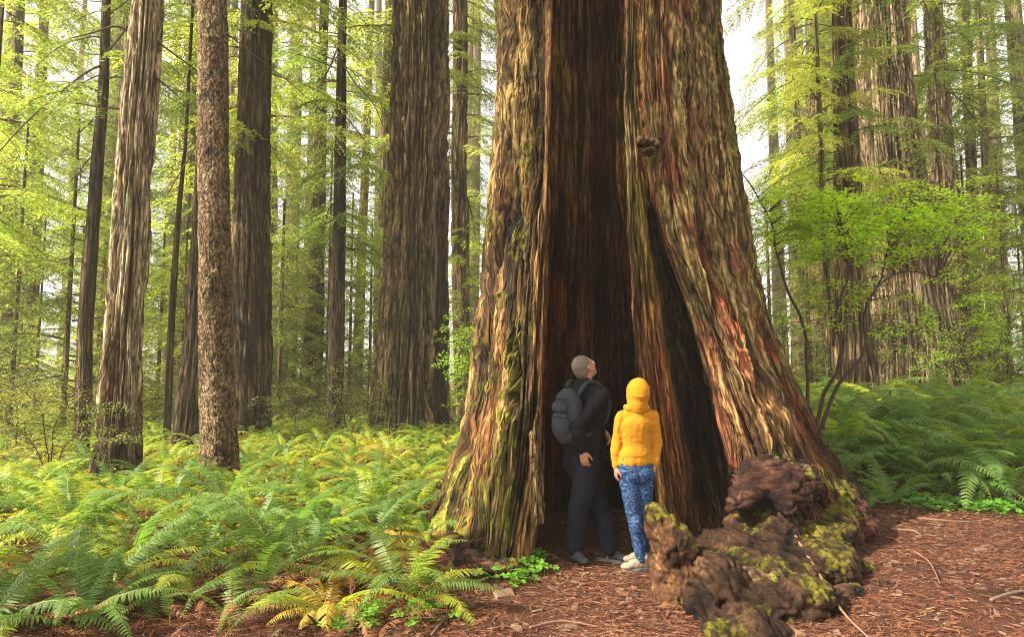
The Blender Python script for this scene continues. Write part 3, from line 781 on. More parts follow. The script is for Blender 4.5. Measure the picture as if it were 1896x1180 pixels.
# ------------------------------------------------------------------ background trees
REG = [(-400, 150, 'left of the bent dark trunk'), (150, 240, 'left of the pale leaning redwood'), (240, 400, 'between the pale and scaly near trunks'),
       (400, 620, 'between the scaly and the slim trunks'), (620, 720, 'left of the thick furrowed trunk'), (720, 960, 'left of the hollow giant'),
       (960, 1600, 'behind the vine maple'), (1600, 2400, 'beyond the widest right redwood')]
def region(px):
    for a, b, t in REG:
        if a <= px < b: return t
    return REG[-1][2]
def ray_px(x, y): return 948 + FPX * x / y
BG = []
def bg_tree(px, Y, r, crown, cz, cs, lean=0.0, pal='brown', moss=.3, big=True):
    x = (px - 948) / FPX * Y
    gz = hz(x, Y)
    key = (crown, pal)
    root = empty('conifer_tree' if not big else 'redwood_tree', (x, Y, gz))
    H = Y * .66 + 6 if big else cz + 9 * cs
    nz = 60; nu = 22
    z = np.linspace(-.3, H, nz); th = np.arange(nu) / nu * 2 * PI
    TH, Z = np.meshgrid(th, z)
    rr = r * (1 - .6 * Z / H) * (1 + .35 * np.exp(-Z / (.6 + r)))
    d = rr * .25 * (ridged(np.cos(TH) * 3 + px, np.sin(TH) * 3, Z * .3, o=2, seed=5) - .5)
    V = np.stack([(rr + d) * np.cos(TH) + lean * Z, (rr + d) * np.sin(TH), Z], -1).reshape(-1, 3)
    pd, pm, pl, pg = PAL[pal]
    t = fbm(np.cos(TH) * 4, np.sin(TH) * 4, Z * .6, o=3, seed=int(px) % 97)
    C = mix(mix(pd, pm, sst(.25, .5, t)), pl, sst(.5, .7, t)); C = mix(C, pg, moss * sst(.45, .6, fbm(TH * 2, Z, o=2, seed=3)))
    o = link('trunk', np_mesh('trunk', V, grid_faces(nu, nz), M_BARK_FAR, True, C.reshape(-1, 3), np.stack([TH * r, Z], -1).reshape(-1, 2)), root)
    c = link('crown', crown_proto(crown), root)
    c.location = (lean * (cz + 5), 0, cz); c.scale = (cs, cs, cs * random.uniform(.92, 1.1)); c.rotation_euler = (0, 0, random.uniform(0, 6.28))
    reg = region(px)
    BG.append((reg, big, px, root))
rb = random.Random(5)
# tall ones: px, Y, radius
for px, Y, r in [(-60, 24, .4), (14, 30, .35), (60, 36, .4), (205, 27, .42), (230, 40, .4), (312, 36, .45), (345, 30, .3),
                 (425, 46, .4), (505, 34, .35), (535, 50, .5), (665, 38, .30), (868, 52, .5),
                 (1478, 54, .5), (1498, 30, .22), (1545, 44, .4), (1608, 38, .35), (1640, 50, .5), (1730, 44, .4), (1860, 40, .4), (1835, 28, .2), (1930, 30, .5)]:
    bg_tree(px + rb.uniform(-6, 6), Y, r, rb.choice(['tall', 'tall2', 'bright', 'bright']), rb.uniform(1.5, 6.0) + Y * .06, rb.uniform(.95, 1.25), rb.uniform(-.02, .02),
            rb.choice(['brown', 'warm', 'warm']), .4, True)
# young understory conifers
for px, Y in [(40, 31), (150, 27), (265, 31), (370, 33), (470, 31), (570, 34), (635, 31), (708, 29), (1575, 33), (1790, 29), (1900, 31), (-80, 17), (20, 20), (70, 26), (120, 21), (-20, 25), (190, 24), (215, 29), (235, 32), (288, 26), (335, 24), (420, 28), (445, 23), (500, 25), (520, 22), (548, 29), (530, 33), (600, 25), 
              (650, 26), (682, 27), (845, 31), (868, 22), (1425, 22), (1500, 24), (1540, 24), (1600, 27), (1640, 25), (1700, 26), (1720, 31),
              (1760, 20), (1800, 24), (1862, 23), (1950, 22), (1830, 33)]:
    bg_tree(px + rb.uniform(-8, 8), Y, rb.uniform(.05, .10), rb.choice(['bush', 'bush', 'bush2', 'spar']), rb.uniform(.2, .9), rb.uniform(.7, 1.15), 0, 'brown', .3, False)

bg_tree(1535, 17, .10, 'bright', 4.4, .7, 0, 'brown', .3, False)
bg_tree(-40, 15, .10, 'bright', 4.0, .7, 0, 'brown', .3, False)
ORD = ['leftmost', 'second', 'third', 'fourth', 'fifth', 'sixth', 'seventh', 'eighth', 'ninth', 'tenth', 'eleventh', 'twelfth']
for reg in [r_[2] for r_ in REG]:
    for big in (True, False):
        L_ = sorted([b for b in BG if b[0] == reg and b[1] == big], key=lambda b: b[2])
        what = 'hazy distant redwood' if big else 'leafy young conifer'
        for i, b in enumerate(L_):
            if len(L_) == 1: t = 'lone ' + what + ' ' + reg
            elif i == 0: t = 'leftmost ' + what + ' ' + reg
            elif i == len(L_) - 1: t = 'rightmost ' + what + ' ' + reg
            else: t = ORD[i] + ' ' + what + ' from the left, ' + reg
            tag(b[3], t, 'tree', ('distant redwoods ' if big else 'young conifers ') + reg)

def far_woods():
    """the wood that closes the view beyond the trees one can tell apart"""
    rng = np.random.default_rng(77)
    G = Geo(); W = Geo()
    nclump = 1700
    a = rng.uniform(-.98, .98, nclump); Y = rng.uniform(52, 92, nclump)
    hgt_ = rng.beta(1.0, 3.4, nclump) * 24
    keep = fbm(a * 14, hgt_ * .22, Y * .05, o=3, seed=5) > (.40 + .12 * hgt_ / 30)
    a, Y, hgt_ = a[keep], Y[keep], hgt_[keep]
    k = 34
    x = a * Y
    c = np.stack([x, Y, hgt_ + .3], 1)
    P = np.repeat(c, k, 0) + rng.normal(0, 1, (len(c) * k, 3)) * (1.3, 1.3, .4)
    n = len(P)
    D = np.concatenate([rng.normal(0, 1, (n, 2)), rng.normal(-.3, .3, (n, 1))], 1)
    Nn = np.concatenate([rng.normal(0, .5, (n, 2)), np.ones((n, 1))], 1)
    leaves(G, P, D, Nn, rng.uniform(.3, .55, n), rng.uniform(.12, .2, n), leafcol(n, rng) * np.repeat(rng.uniform(.6, 1.3, len(c)), k)[:, None])
    o = link('far_woods', G.mesh('far_woods', M_NEEDLE_B)); tag(o, 'hazy green mass of far forest closing the view behind all the trunks', 'woods', None, 'stuff')
    for i in range(46):
        Yt = rng.uniform(50, 90); xt = rng.uniform(-.95, .95) * Yt; h = Yt * .62 + 3
        if 1320 < 948 + FPX * xt / Yt < 1440: continue
        z = np.linspace(-.5, h, 8)
        W.tube(np.stack([xt + z * rng.normal(0, .01), Yt + 0 * z, z], 1), np.linspace(rng.uniform(.4, .8), .22, 8), 8, (.2, .13, .08), False)
    o = link('far_trunks', W.mesh('far_trunks', M_BARK, True)); tag(o, 'faint trunks of the far forest behind all the nearer trees', 'woods', None, 'stuff')
far_woods()

# ------------------------------------------------------------------ haze
def haze():
    x0, x1, y0, y1, z0, z1 = -110, 110, -25, 110, -2.5, 66
    V = np.array([(x, y, z) for z in (z0, z1) for y in (y0, y1) for x in (x0, x1)], float)
    F = np.array([(0, 2, 3, 1), (4, 5, 7, 6), (0, 1, 5, 4), (1, 3, 7, 5), (3, 2, 6, 7), (2, 0, 4, 6)])
    m, nt, o = new_mat('haze')
    v = N(nt, 'ShaderNodeVolumePrincipled', Density=0.0017); v.inputs['Color'].default_value = (1, .93, .74, 1); v.inputs['Anisotropy'].default_value = 0.0
    nt.links.new(v.outputs[0], o.inputs['Volume'])
    h = link('haze', np_mesh('haze', V, F, m)); tag(h, 'pale sunny mist between the trees', 'haze', None, 'stuff')
    h.display_type = 'WIRE'
haze()

# ------------------------------------------------------------------ ferns
def frond_mesh(name, L=.9, arch=.55, lift=.9, npair=34, wid=.125, mat=None, seed=0, curl=0.0, ragged=0.0):
    """one arching sword-fern frond from the origin out along +Y"""
    rng = np.random.default_rng(seed)
    n = 16
    u = np.linspace(0, 1, n)
    ang = lift - (lift + arch) * u ** 1.15 - curl * u ** 3
    ds = L / (n - 1)
    y = np.concatenate([[0], np.cumsum(np.cos(ang[:-1]) * ds)]); z = np.concatenate([[0], np.cumsum(np.sin(ang[:-1]) * ds)])
    xs = rng.normal(0, .012, n).cumsum() * L
    R = np.stack([xs, y, z], 1)
    G = Geo(); G.tube(R, np.linspace(.0045, .0012, n), 3, (1.5, 1.2, .8), False)
    tri_to = G.F
    f = np.linspace(.12, .995, npair)
    T = np.gradient(R, axis=0); T = unit(T)
    P, D, Nn, Ls, Cc = [], [], [], [], []
    for sg in (-1, 1):
        p = np.stack([np.interp(f, u, R[:, k]) for k in range(3)], 1)
        t = unit(np.stack([np.interp(f, u, T[:, k]) for k in range(3)], 1))
        side = np.array([[sg, 0, 0]]) + t * (.18 + .45 * f[:, None])
        up = unit(np.cross(np.array([[1., 0, 0]]), t)); 
        d = unit(side) + up * (-.12 + rng.normal(0, .10, (npair, 1))) + rng.normal(0, .05, (npair, 3))
        prof = np.minimum(1, (f - .05) / .22) ** .7 * (1 - f ** 2.6) ** .8 + .06
        l = wid * prof * rng.uniform(.88, 1.08, npair)
        if ragged: 
            k = rng.random(npair) > ragged
            p, d, up, l = p[k], d[k], up[k], l[k]
        P.append(p); D.append(d); Nn.append(up); Ls.append(l)
    P, D, Nn, Ls = map(np.concatenate, (P, D, Nn, Ls))
    k = len(P)
    c = rng.uniform(.8, 1.2, (k, 1)) * np.ones((1, 3))
    # each pinna: a narrow blade of two quads, its tip bent down
    d = unit(D); sd = unit(np.cross(d, Nn)); nn = np.cross(sd, d)
    w = (np.minimum(.021, Ls * .24) * (L / .9) ** .5)[:, None]; l = Ls[:, None]
    drp = (-.22 - (0.5 if ragged else 0)) * l
    V = np.stack([P - sd * w * .32, P + sd * w * .5 + d * l * .12, P + d * l * .6 + sd * w * .36 + nn * drp * .35, P + d * l + nn * drp,
                  P + d * l * .6 - sd * w * .36 + nn * drp * .35, P - sd * w * .5 + d * l * .12], 1)
    base = np.arange(k)[:, None] * 6
    F = np.concatenate([base + np.array([[0, 1, 2, 5]]), base + np.array([[5, 2, 3, 4]])])
    G.add(V.reshape(-1, 3), F, np.repeat(c, 6, 0))
    return G.mesh(name, mat)
FR = {}
for i in range(5):
    FR['g%d' % i] = frond_mesh('frond', L=1.0 + .08 * i, arch=.25 + .2 * i, lift=1.25 - .10 * i, seed=i, mat=M_FERN, npair=36)
    FR['y%d' % i] = frond_mesh('frond', L=.9 + .07 * i, arch=.3 + .2 * i, lift=1.2 - .12 * i, seed=10 + i, mat=M_FERN_Y, npair=34)
for i in range(3):
    FR['d%d' % i] = frond_mesh('dead_frond', L=.75 + .1 * i, arch=.9 + .3 * i, lift=.5 - .2 * i, seed=20 + i, mat=M_FERN_D, npair=26, wid=.07, curl=.8, ragged=.25)
FR['a0'] = frond_mesh('frond', L=.8, arch=.7, lift=.9, seed=31, mat=M_FERN_G, npair=30, ragged=.08)
FR['a1'] = frond_mesh('frond', L=.7, arch=.5, lift=1.0, seed=32, mat=M_FERN_G, npair=28, ragged=.08)

def fern_spec(rng, n, kinds):
    out = []
    a0 = rng.uniform(0, 2 * PI)
    for i in range(n):
        k = rng.choice(kinds)
        out.append((k + str(rng.randint(0, {'g': 4, 'y': 4, 'd': 2, 'a': 1}[k])), a0 + i * 2.39996 + rng.uniform(-.25, .25), rng.uniform(-.30, .22) if k != 'd' else rng.uniform(-.35, -.05),
                    rng.uniform(-.35, .35), rng.uniform(.72, 1.15)))
    return out
def fern_near(x, y, s, n, kinds, label, group, rng):
    z = hz(x, y)
    root = empty('sword_fern', (x, y, z)); tag(root, label, 'fern', group)
    for k, a, tilt, roll, sc in fern_spec(rng, n, kinds):
        o = link('dead_frond' if k[0] == 'd' else 'frond', FR[k], root)
        o.rotation_euler = (Matrix.Rotation(a, 3, 'Z') @ Matrix.Rotation(tilt, 3, 'X') @ Matrix.Rotation(roll, 3, 'Y')).to_euler()
        o.location = (rng.uniform(-.05, .05), rng.uniform(-.05, .05), .02); o.scale = (sc * s,) * 3
    return root
def merge_fern(name, spec):
    """one mesh from frond meshes; kept for ferns too small to show single fronds"""
    cache = {}
    Vs, Fs, Cs, MI = [], [], [], []; n = 0
    mats = [M_FERN, M_FERN_Y, M_FERN_D, M_FERN_G]
    for k, a, tilt, roll, sc in spec:
        me = FR[k]
        if k not in cache:
            v = np.empty(len(me.vertices) * 3, np.float32); me.vertices.foreach_get('co', v)
            f = np.empty(len(me.loops), np.int32); me.loops.foreach_get('vertex_index', f)
            c = np.empty(len(me.vertices) * 4, np.float32); me.color_attributes['Col'].data.foreach_get('color', c)
            cache[k] = (v.reshape(-1, 3), f.reshape(-1, 4), c.reshape(-1, 4)[:, :3])
        v, f, c = cache[k]
        M = np.array(Matrix.Rotation(a, 3, 'Z') @ Matrix.Rotation(tilt, 3, 'X') @ Matrix.Rotation(roll, 3, 'Y')) * sc
        Vs.append(v @ M.T + [0, 0, .02]); Fs.append(f + n); Cs.append(c); n += len(v)
        MI.append(np.full(len(f), {'g': 0, 'y': 1, 'd': 2, 'a': 3}[k[0]]))
    return np_mesh(name, np.concatenate(Vs), np.concatenate(Fs), None, False, np.concatenate(Cs), mats=mats, midx=np.concatenate(MI))
fr = random.Random(3)
MF = {'g': [merge_fern('fronds', fern_spec(fr, 17, 'gggggyydd')) for _ in range(3)],
      'y': [merge_fern('fronds', fern_spec(fr, 17, 'yyyyygga')) for _ in range(3)],
      'o': [merge_fern('fronds', fern_spec(fr, 15, 'yyaaad')) for _ in range(2)],
      'm': [merge_fern('fronds', fern_spec(fr, 15, 'gygyddda')) for _ in range(3)]}
def fern_far(x, y, s, kind, label, group, rng):
    o = link('sword_fern', rng.choice(MF[kind])); o.location = (x, y, hz(x, y)); o.rotation_euler = (0, 0, rng.uniform(0, 6.28)); o.scale = (s, s, s * rng.uniform(.85, 1.15))
    return tag(o, label, 'fern', group)

# foremost ferns at lower left, placed by their roots
NEAR = [  # px, py of the root, scale, fronds, kinds, label
 (40, 1150, .95, 13, 'gggydd', 'green sword fern in the bottom left corner of the photo'),
 (150, 1172, .80, 11, 'gggd', 'low green sword fern at the bottom edge near the left corner'),
 (-60, 1060, 1.0, 12, 'gggyd', 'green sword fern cut by the left edge, lower part'),
 (250, 1075, 1.0, 16, 'gggggdd', 'blue-green sword fern with long arching fronds, lower left foreground'),
 (130, 1010, 1.0, 16, 'gggydd', 'large green sword fern below the pale leaning redwood, to its left'),
 (20, 960, 1.0, 13, 'gggyd', 'green sword fern with a rusty frond near the left edge'),
 (370, 1050, .8, 11, 'gggdd', 'green fern mixed with many brown dead fronds, left of the blue-green pair'),
 (520, 1050, 1.05, 17, 'ggggydd', 'biggest pale blue-green sword fern in the centre of the fern bed foreground'),
 (480, 1120, .7, 9, 'ggdd', 'ragged low fern below the biggest blue-green fern'),
 (590, 1075, .8, 10, 'ggyyd', 'sword fern with broad upright fronds beside the golden fern'),
 (670, 1085, .75, 12, 'yyaaa', 'golden-yellow fern in front of the hollow redwood left foot'),
 (735, 1060, .6, 10, 'aaydd', 'small rusty-gold fern next to the left foot of the hollow redwood'),
 (640, 990, .85, 13, 'gggy', 'dark green sword fern behind the golden-yellow fern'),
 (740, 985, .8, 12, 'gggyd', 'green sword fern touching the outer left buttress of the hollow redwood'),
 (300, 960, 1.0, 14, 'gyyy', 'sunlit yellow-green fern directly below the gap between two left trunks'),
 (415, 965, .95, 13, 'gggg', 'shaded deep green fern at the foot of the scaly barked tree'),
 (215, 945, .9, 12, 'yyyg', 'bright fern spreading before the foot of the pale leaning redwood'),
 (560, 930, .9, 13, 'yygg', 'tall light green fern with upright fronds right of the scaly barked tree'),
 (310, 1165, .6, 8, 'gddd', 'mostly dead brown fern at the bottom edge of the fern bed'),
 (420, 1185, .6, 9, 'gydd', 'straw and green fern cut by the bottom edge, left of centre'),
 (-20, 1180, .8, 10, 'gggd', 'fern fronds cut by the left edge and bottom corner'),
 # right bank
 (1650, 935, .62, 11, 'gggd', 'smallest fern at the path edge, between the big root and the front fern'),
 (1752, 925, .70, 12, 'gggdd', 'low fern with brown fronds behind the sorrel carpet'),
 (1850, 930, .72, 12, 'gggd', 'low fern near the frame edge behind the sorrel carpet'),
 (1700, 900, 1.0, 15, 'gggggd', 'dark green sword fern on the front of the right bank, frond hanging to the path'),
 (1620, 880, .85, 13, 'gggg', 'sword fern between the right root and the bank, fronds over the needles'),
 (1800, 905, 1.0, 14, 'ggggdd', 'sword fern with reddish dead fronds beneath it at the right edge of the path'),
 (1890, 890, 1.1, 14, 'gggyd', 'sword fern cut by the right edge of the photo'),
 (1680, 820, 1.25, 16, 'ggggg', 'tallest dark sword fern on the right bank, beside the maple stems'),
 (1770, 810, 1.25, 16, 'ggggd', 'large arching fern on the right bank under the widest redwood'),
 (1870, 800, 1.2, 15, 'gggg', 'large fern high on the right bank near the frame edge'),
 (1570, 800, .9, 13, 'gggy', 'bright fern just right of the maple stems, above the hollow redwood root'),
 (1500, 770, .9, 12, 'gggy', 'fern squeezed between the maple stems and the leaning right buttress'),
]
for px, py, s, n, kinds, lab in NEAR:
    p = ground_pt(px, py)
    fern_near(p.x, p.y, s * (1.08 if px < 1000 else 1.32), n, kinds, lab, 'sword ferns of the forest floor', fr)
def fregion(px, Y):
    a = ('left of the pale leaning redwood' if px < 180 else 'between the pale redwood and the scaly tree' if px < 400 else 'between the scaly tree and the thick furrowed trunk' if px < 680
         else 'between the thick furrowed trunk and the hollow redwood' if px < 1000 else 'on the right bank behind the large arching ferns')
    return a
placed = [ground_pt(a, b).xy for a, b, *_ in NEAR]
cnt = 0
EXTRA = [(700, 930, .95, 'g'), (770, 905, .9, 'y'), (650, 900, .95, 'y'), (800, 870, .9, 'y'), (730, 860, 1.0, 'o'), (690, 1010, .8, 'm'), (775, 950, .8, 'g'), (600, 1010, .9, 'g'), (560, 985, .9, 'm'), (830, 850, .8, 'y'), (790, 1010, .6, 'm'), (620, 950, .9, 'g'), (480, 1000, .9, 'g'), (520, 890, 1.0, 'o'), (340, 1010, .9, 'm'), (90, 1070, .9, 'm'), (200, 1110, .8, 'g'), (350, 1120, .75, 'm')]
def ok(x, y, dmin):
    return all((x - q.x) ** 2 + (y - q.y) ** 2 > dmin * dmin for q in placed)
TRK = [(t.location.x, t.location.y, .45) for t in TREES]
for a, b, s, kd in EXTRA:
    p = ground_pt(a, b); placed.append(p.xy)
    wd = {'y': 'yellow-green', 'g': 'dark green', 'm': 'brown-flecked', 'o': 'golden'}[kd]
    fern_far(p.x, p.y, s * .95, kd, '%s fern in the bed %s' % (wd, 'near the left foot of the hollow redwood' if a > 540 else 'in front of the scaly tree' if a > 300 else 'in the lower left corner'), 'ferns of the front bed', fr)
for _ in range(6000):
    if cnt >= 225: break
    Y = fr.uniform(4.6, 22) if fr.random() < .6 else fr.uniform(4.6, 10)
    px = fr.uniform(-120, 860) if fr.random() < .72 else fr.uniform(1440, 2050)
    x = (px - 948) / FPX * Y
    if px > 1000 and (Y < 9.0 or x < 3.3 + 0 * Y): continue
    if px < 1000 and Y < 9.5 and x > -1.0 + (6.5 - Y) * .25: continue
    if any(math.hypot(x - a, Y - b) < r_ + .1 for a, b, r_ in TRK): continue
    if not ok(x, Y, .42 + Y * .022): continue
    placed.append(Vector((x, Y)))
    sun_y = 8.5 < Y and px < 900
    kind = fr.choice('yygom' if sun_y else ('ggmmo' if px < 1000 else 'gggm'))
    s = fr.uniform(.6, .95) if px < 1000 else fr.uniform(1.2, 1.7)
    if s: pass
    word = {'y': 'yellow-green', 'g': 'dark green', 'm': 'brown-flecked', 'o': 'golden'}[kind]
    near = 'near' if Y < 9 else 'mid-distance' if Y < 14 else 'far'
    reg = fregion(px, Y)
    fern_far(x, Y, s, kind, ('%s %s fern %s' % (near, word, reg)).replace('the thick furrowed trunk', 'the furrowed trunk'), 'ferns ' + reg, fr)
    cnt += 1
print('ferns', cnt)
# ground cover of smaller fern and herb fronds filling the bed: nobody could count it
def undergrowth():
    rng = np.random.default_rng(9)
    G = Geo()
    n = 4200
    Y = rng.uniform(5.0, 30, n) ** 1.0; px = rng.uniform(-200, 2100, n); x = (px - 948) / FPX * Y
    lf = (px < 900) & ((Y > 9.5) | (x < -1.25))
    rt = (px > 1380) & (Y > 8.9) & (x > 3.0) 
    md = (Y > 11.5)
    k = lf | rt | md
    x, Y = x[k], Y[k]; z = hgt(x, Y)
    for i in range(len(x)):
        m = 12 if Y[i] < 10 else 20 if Y[i] < 14 else 14
        a = rng.uniform(0, 2 * PI, m); r = rng.uniform(.02, .34, m)
        P = np.stack([x[i] + np.cos(a) * r, Y[i] + np.sin(a) * r, z[i] + rng.uniform(.02, .42, m) * (1 - r)], 1)
        D = np.stack([np.cos(a), np.sin(a), rng.normal(.1, .3, m)], 1)
        sc = 1 if Y[i] < 14 else 1.8
        brown = rng.random() < .35 * (Y[i] < 8)
        c = leafcol(m, rng) * ((1.3, .5, .6) if brown else (1, 1, 1)) * rng.uniform(.6, 1.3)
        leaves(G, P, D, np.stack([rng.normal(0, .4, m), rng.normal(0, .4, m), np.ones(m)], 1), rng.uniform(.05, .11, m) * sc, rng.uniform(.012, .03, m) * sc, c, .1)
    n = 9000; Y = rng.uniform(28, 60, n); x = rng.uniform(-.9, .9, n) * Y; z = hgt(x, Y)
    a = rng.uniform(0, 2 * PI, n)
    for k in range(5):
        P = np.stack([x + rng.normal(0, .5, n), Y + rng.normal(0, .5, n), z + rng.uniform(.05, .9, n)], 1); b = a + k * 1.3
        leaves(G, P, np.stack([np.cos(b), np.sin(b), rng.normal(.1, .4, n)], 1), np.stack([rng.normal(0, .5, n), rng.normal(0, .5, n), np.ones(n)], 1), rng.uniform(.2, .5, n), rng.uniform(.06, .16, n), leafcol(n, rng), .1)
    o = link('undergrowth', G.mesh('undergrowth', M_FERN_Y)); tag(o, 'low leafy undergrowth filling the forest floor between the ferns', 'undergrowth', None, 'stuff')
undergrowth()

# ------------------------------------------------------------------ organic shapes (people, roots, burls)
def ell(c, r, R=None, n=20):
    """ellipsoid: centre, radii, rotation whose columns are the axes"""
    th = np.linspace(0, PI, n // 2 + 1); ph = np.arange(n) / n * 2 * PI
    T, Ph = np.meshgrid(th[1:-1], ph, indexing='ij')
    V = np.stack([np.sin(T) * np.cos(Ph), np.sin(T) * np.sin(Ph), np.cos(T)], -1).reshape(-1, 3)
    V = np.concatenate([[[0, 0, 1.]], V, [[0, 0, -1.]]]) * np.asarray(r, float)
    if R is not None: V = V @ np.asarray(R, float).T
    m = n // 2 - 1; F4 = []; F3 = []
    for j in range(m - 1):
        for i in range(n):
            F4.append((1 + j * n + i, 1 + (j + 1) * n + i, 1 + (j + 1) * n + (i + 1) % n, 1 + j * n + (i + 1) % n))
    e = 1 + m * n
    for i in range(n):
        F3.append((0, 1 + i, 1 + (i + 1) % n)); F3.append((e, 1 + (m - 1) * n + (i + 1) % n, 1 + (m - 1) * n + i))
    return V + np.asarray(c, float), F4, F3
def cap(p0, p1, r0, r1, flat=None, n=16):
    """tapered capsule; flat=(axis, factor) scales the section along an axis"""
    p0 = np.array(p0, float); p1 = np.array(p1, float)
    d = p1 - p0; L = np.linalg.norm(d) + 1e-9; d = d / L
    a = np.array([1., 0, 0]) if flat is None else np.array(flat[0], float)
    a = a - d * (a @ d)
    if np.linalg.norm(a) < 1e-3: a = np.cross(d, [0, 1, 0])
    a /= np.linalg.norm(a); b = np.cross(d, a); fa = 1 if flat is None else flat[1]
    rings = []
    for t in np.linspace(0, PI / 2, 5)[1:]: rings.append((-math.cos(t) * r0, math.sin(t) * r0))
    for t in np.linspace(PI / 2, 0, 5)[:-1]: rings.append((L + math.cos(t) * r1, math.sin(t) * r1))
    ph = np.arange(n) / n * 2 * PI
    V = [p0 - d * r0]
    for h, r in rings:
        for q in ph: V.append(p0 + d * h + a * (math.cos(q) * r * fa) + b * (math.sin(q) * r))
    V.append(p1 + d * r1); V = np.array(V); m = len(rings); F4 = []; F3 = []
    for j in range(m - 1):
        for i in range(n):
            F4.append((1 + j * n + i, 1 + j * n + (i + 1) % n, 1 + (j + 1) * n + (i + 1) % n, 1 + (j + 1) * n + i))
    e = 1 + m * n
    for i in range(n):
        F3.append((0, 1 + (i + 1) % n, 1 + i)); F3.append((e, 1 + (m - 1) * n + i, 1 + (m - 1) * n + (i + 1) % n))
    return V, F4, F3
def chain(P, R, flat=None):
    return [cap(P[i], P[i + 1], R[i], R[i + 1], flat) for i in range(len(P) - 1)]
def blob(shapes, voxel=.012, smooth=6, sub=0):
    """fuse closed shapes into one continuous surface; returns vertices and faces"""
    Vs = []; Fs = []; n = 0
    for V, f4, f3 in shapes:
        Vs.append(V); Fs += [tuple(i + n for i in f) for f in f4] + [tuple(i + n for i in f) for f in f3]; n += len(V)
    me = bpy.data.meshes.new('tmp'); me.from_pydata(np.concatenate(Vs).tolist(), [], Fs)
    o = bpy.data.objects.new('tmp', me); COL.objects.link(o)
    md = o.modifiers.new('r', 'REMESH'); md.mode = 'VOXEL'; md.voxel_size = voxel
    sm = o.modifiers.new('s', 'SMOOTH'); sm.factor = .5; sm.iterations = smooth
    dg = bpy.context.evaluated_depsgraph_get(); ev = o.evaluated_get(dg); m2 = ev.to_mesh()
    k = len(m2.vertices); v = np.empty(k * 3, np.float32); m2.vertices.foreach_get('co', v)
    nl = np.empty(k * 3, np.float32); m2.vertices.foreach_get('normal', nl)
    F = np.array([tuple(p.vertices) for p in m2.polygons if len(p.vertices) == 4])
    ev.to_mesh_clear(); bpy.data.objects.remove(o); bpy.data.meshes.remove(me)
    return v.reshape(-1, 3).astype(float), F, nl.reshape(-1, 3).astype(float)
def cloth_mat(name, col, rough=.85, bump=.25, scale=260, sheen=.0):
    dark = max(col) < .08
    m, nt, o = new_mat(name); L = nt.links.new
    tc = N(nt, 'ShaderNodeTexCoord'); n1 = N(nt, 'ShaderNodeTexNoise', Scale=scale, Detail=3.0); L(tc.outputs['Object'], n1.inputs['Vector'])
    n2 = N(nt, 'ShaderNodeTexNoise', Scale=9.0, Detail=3.0); L(tc.outputs['Object'], n2.inputs['Vector'])
    mr = N(nt, 'ShaderNodeMapRange'); mr.inputs[3].default_value = .8; mr.inputs[4].default_value = 1.18; L(n2.outputs['Fac'], mr.inputs[0])
    sc = N(nt, 'ShaderNodeVectorMath', operation='SCALE'); sc.inputs[0].default_value = col; L(mr.outputs[0], sc.inputs['Scale'])
    b = N(nt, 'ShaderNodeBsdfPrincipled', Roughness=rough); b.inputs['Specular IOR Level'].default_value = .06 if dark else .25; b.inputs['Sheen Weight'].default_value = sheen
    L(sc.outputs[0], b.inputs['Base Color'])
    bp = N(nt, 'ShaderNodeBump', Strength=bump, Distance=.002); L(n1.outputs['Fac'], bp.inputs['Height']); L(bp.outputs[0], b.inputs['Normal']); L(b.outputs[0], o.inputs[0])
    return m
def leggings_mat():
    """dark blue cloth printed with pale blue palm-leaf arcs"""
    m, nt, o = new_mat('patterned_leggings'); L = nt.links.new
    tc = N(nt, 'ShaderNodeTexCoord')
    vo = N(nt, 'ShaderNodeTexVoronoi', Scale=13.0); L(tc.outputs['Object'], vo.inputs['Vector'])
    sub = N(nt, 'ShaderNodeVectorMath', operation='SUBTRACT'); L(tc.outputs['Object'], sub.inputs[0]); L(vo.outputs['Position'], sub.inputs[1])
    sx = N(nt, 'ShaderNodeSeparateXYZ'); L(sub.outputs[0], sx.inputs[0])
    an = N(nt, 'ShaderNodeMath', operation='ARCTAN2'); L(sx.outputs['X'], an.inputs[0]); L(sx.outputs['Z'], an.inputs[1])
    no = N(nt, 'ShaderNodeTexNoise', Scale=14.0, Detail=2.0); L(tc.outputs['Object'], no.inputs['Vector'])
    ma = N(nt, 'ShaderNodeMath', operation='MULTIPLY_ADD'); L(an.outputs[0], ma.inputs[0]); ma.inputs[1].default_value = 6.0
    m3 = N(nt, 'ShaderNodeMath', operation='MULTIPLY'); L(no.outputs['Fac'], m3.inputs[0]); m3.inputs[1].default_value = 9.0; L(m3.outputs[0], ma.inputs[2])
    si = N(nt, 'ShaderNodeMath', operation='SINE'); L(ma.outputs[0], si.inputs[0])
    r = N(nt, 'ShaderNodeValToRGB'); e = r.color_ramp.elements; e[0].position = .45; e[0].color = (.008, .025, .075, 1); e[1].position = .86; e[1].color = (.04, .13, .31, 1)
    L(si.outputs[0], r.inputs[0])
    b = N(nt, 'ShaderNodeBsdfPrincipled', Roughness=.7); L(r.outputs[0], b.inputs['Base Color']); L(b.outputs[0], o.inputs[0])
    return m
M_SKIN = cloth_mat('skin', (.40, .19, .12), .55, .05, 300, 0)
M_HAIR = cloth_mat('grey_hair', (.16, .125, .095), .7, 1.0, 420, .0)
M_JACKET = cloth_mat('black_jacket', (.009, .009, .011), .75, .3, 200)
M_TROUS = cloth_mat('dark_navy_trousers', (.012, .013, .020), .8, .3, 200)
M_HOOD = cloth_mat('yellow_sweatshirt', (.50, .205, .009), .9, .35, 420, 0)
M_PACK = cloth_mat('grey_backpack_fabric', (.036, .038, .044), .8, .5, 300)
M_PACKD = cloth_mat('black_webbing', (.015, .015, .017), .6, .3, 300)
M_PLAST = cloth_mat('black_plastic', (.012, .012, .013), .35, .1, 500, 0)
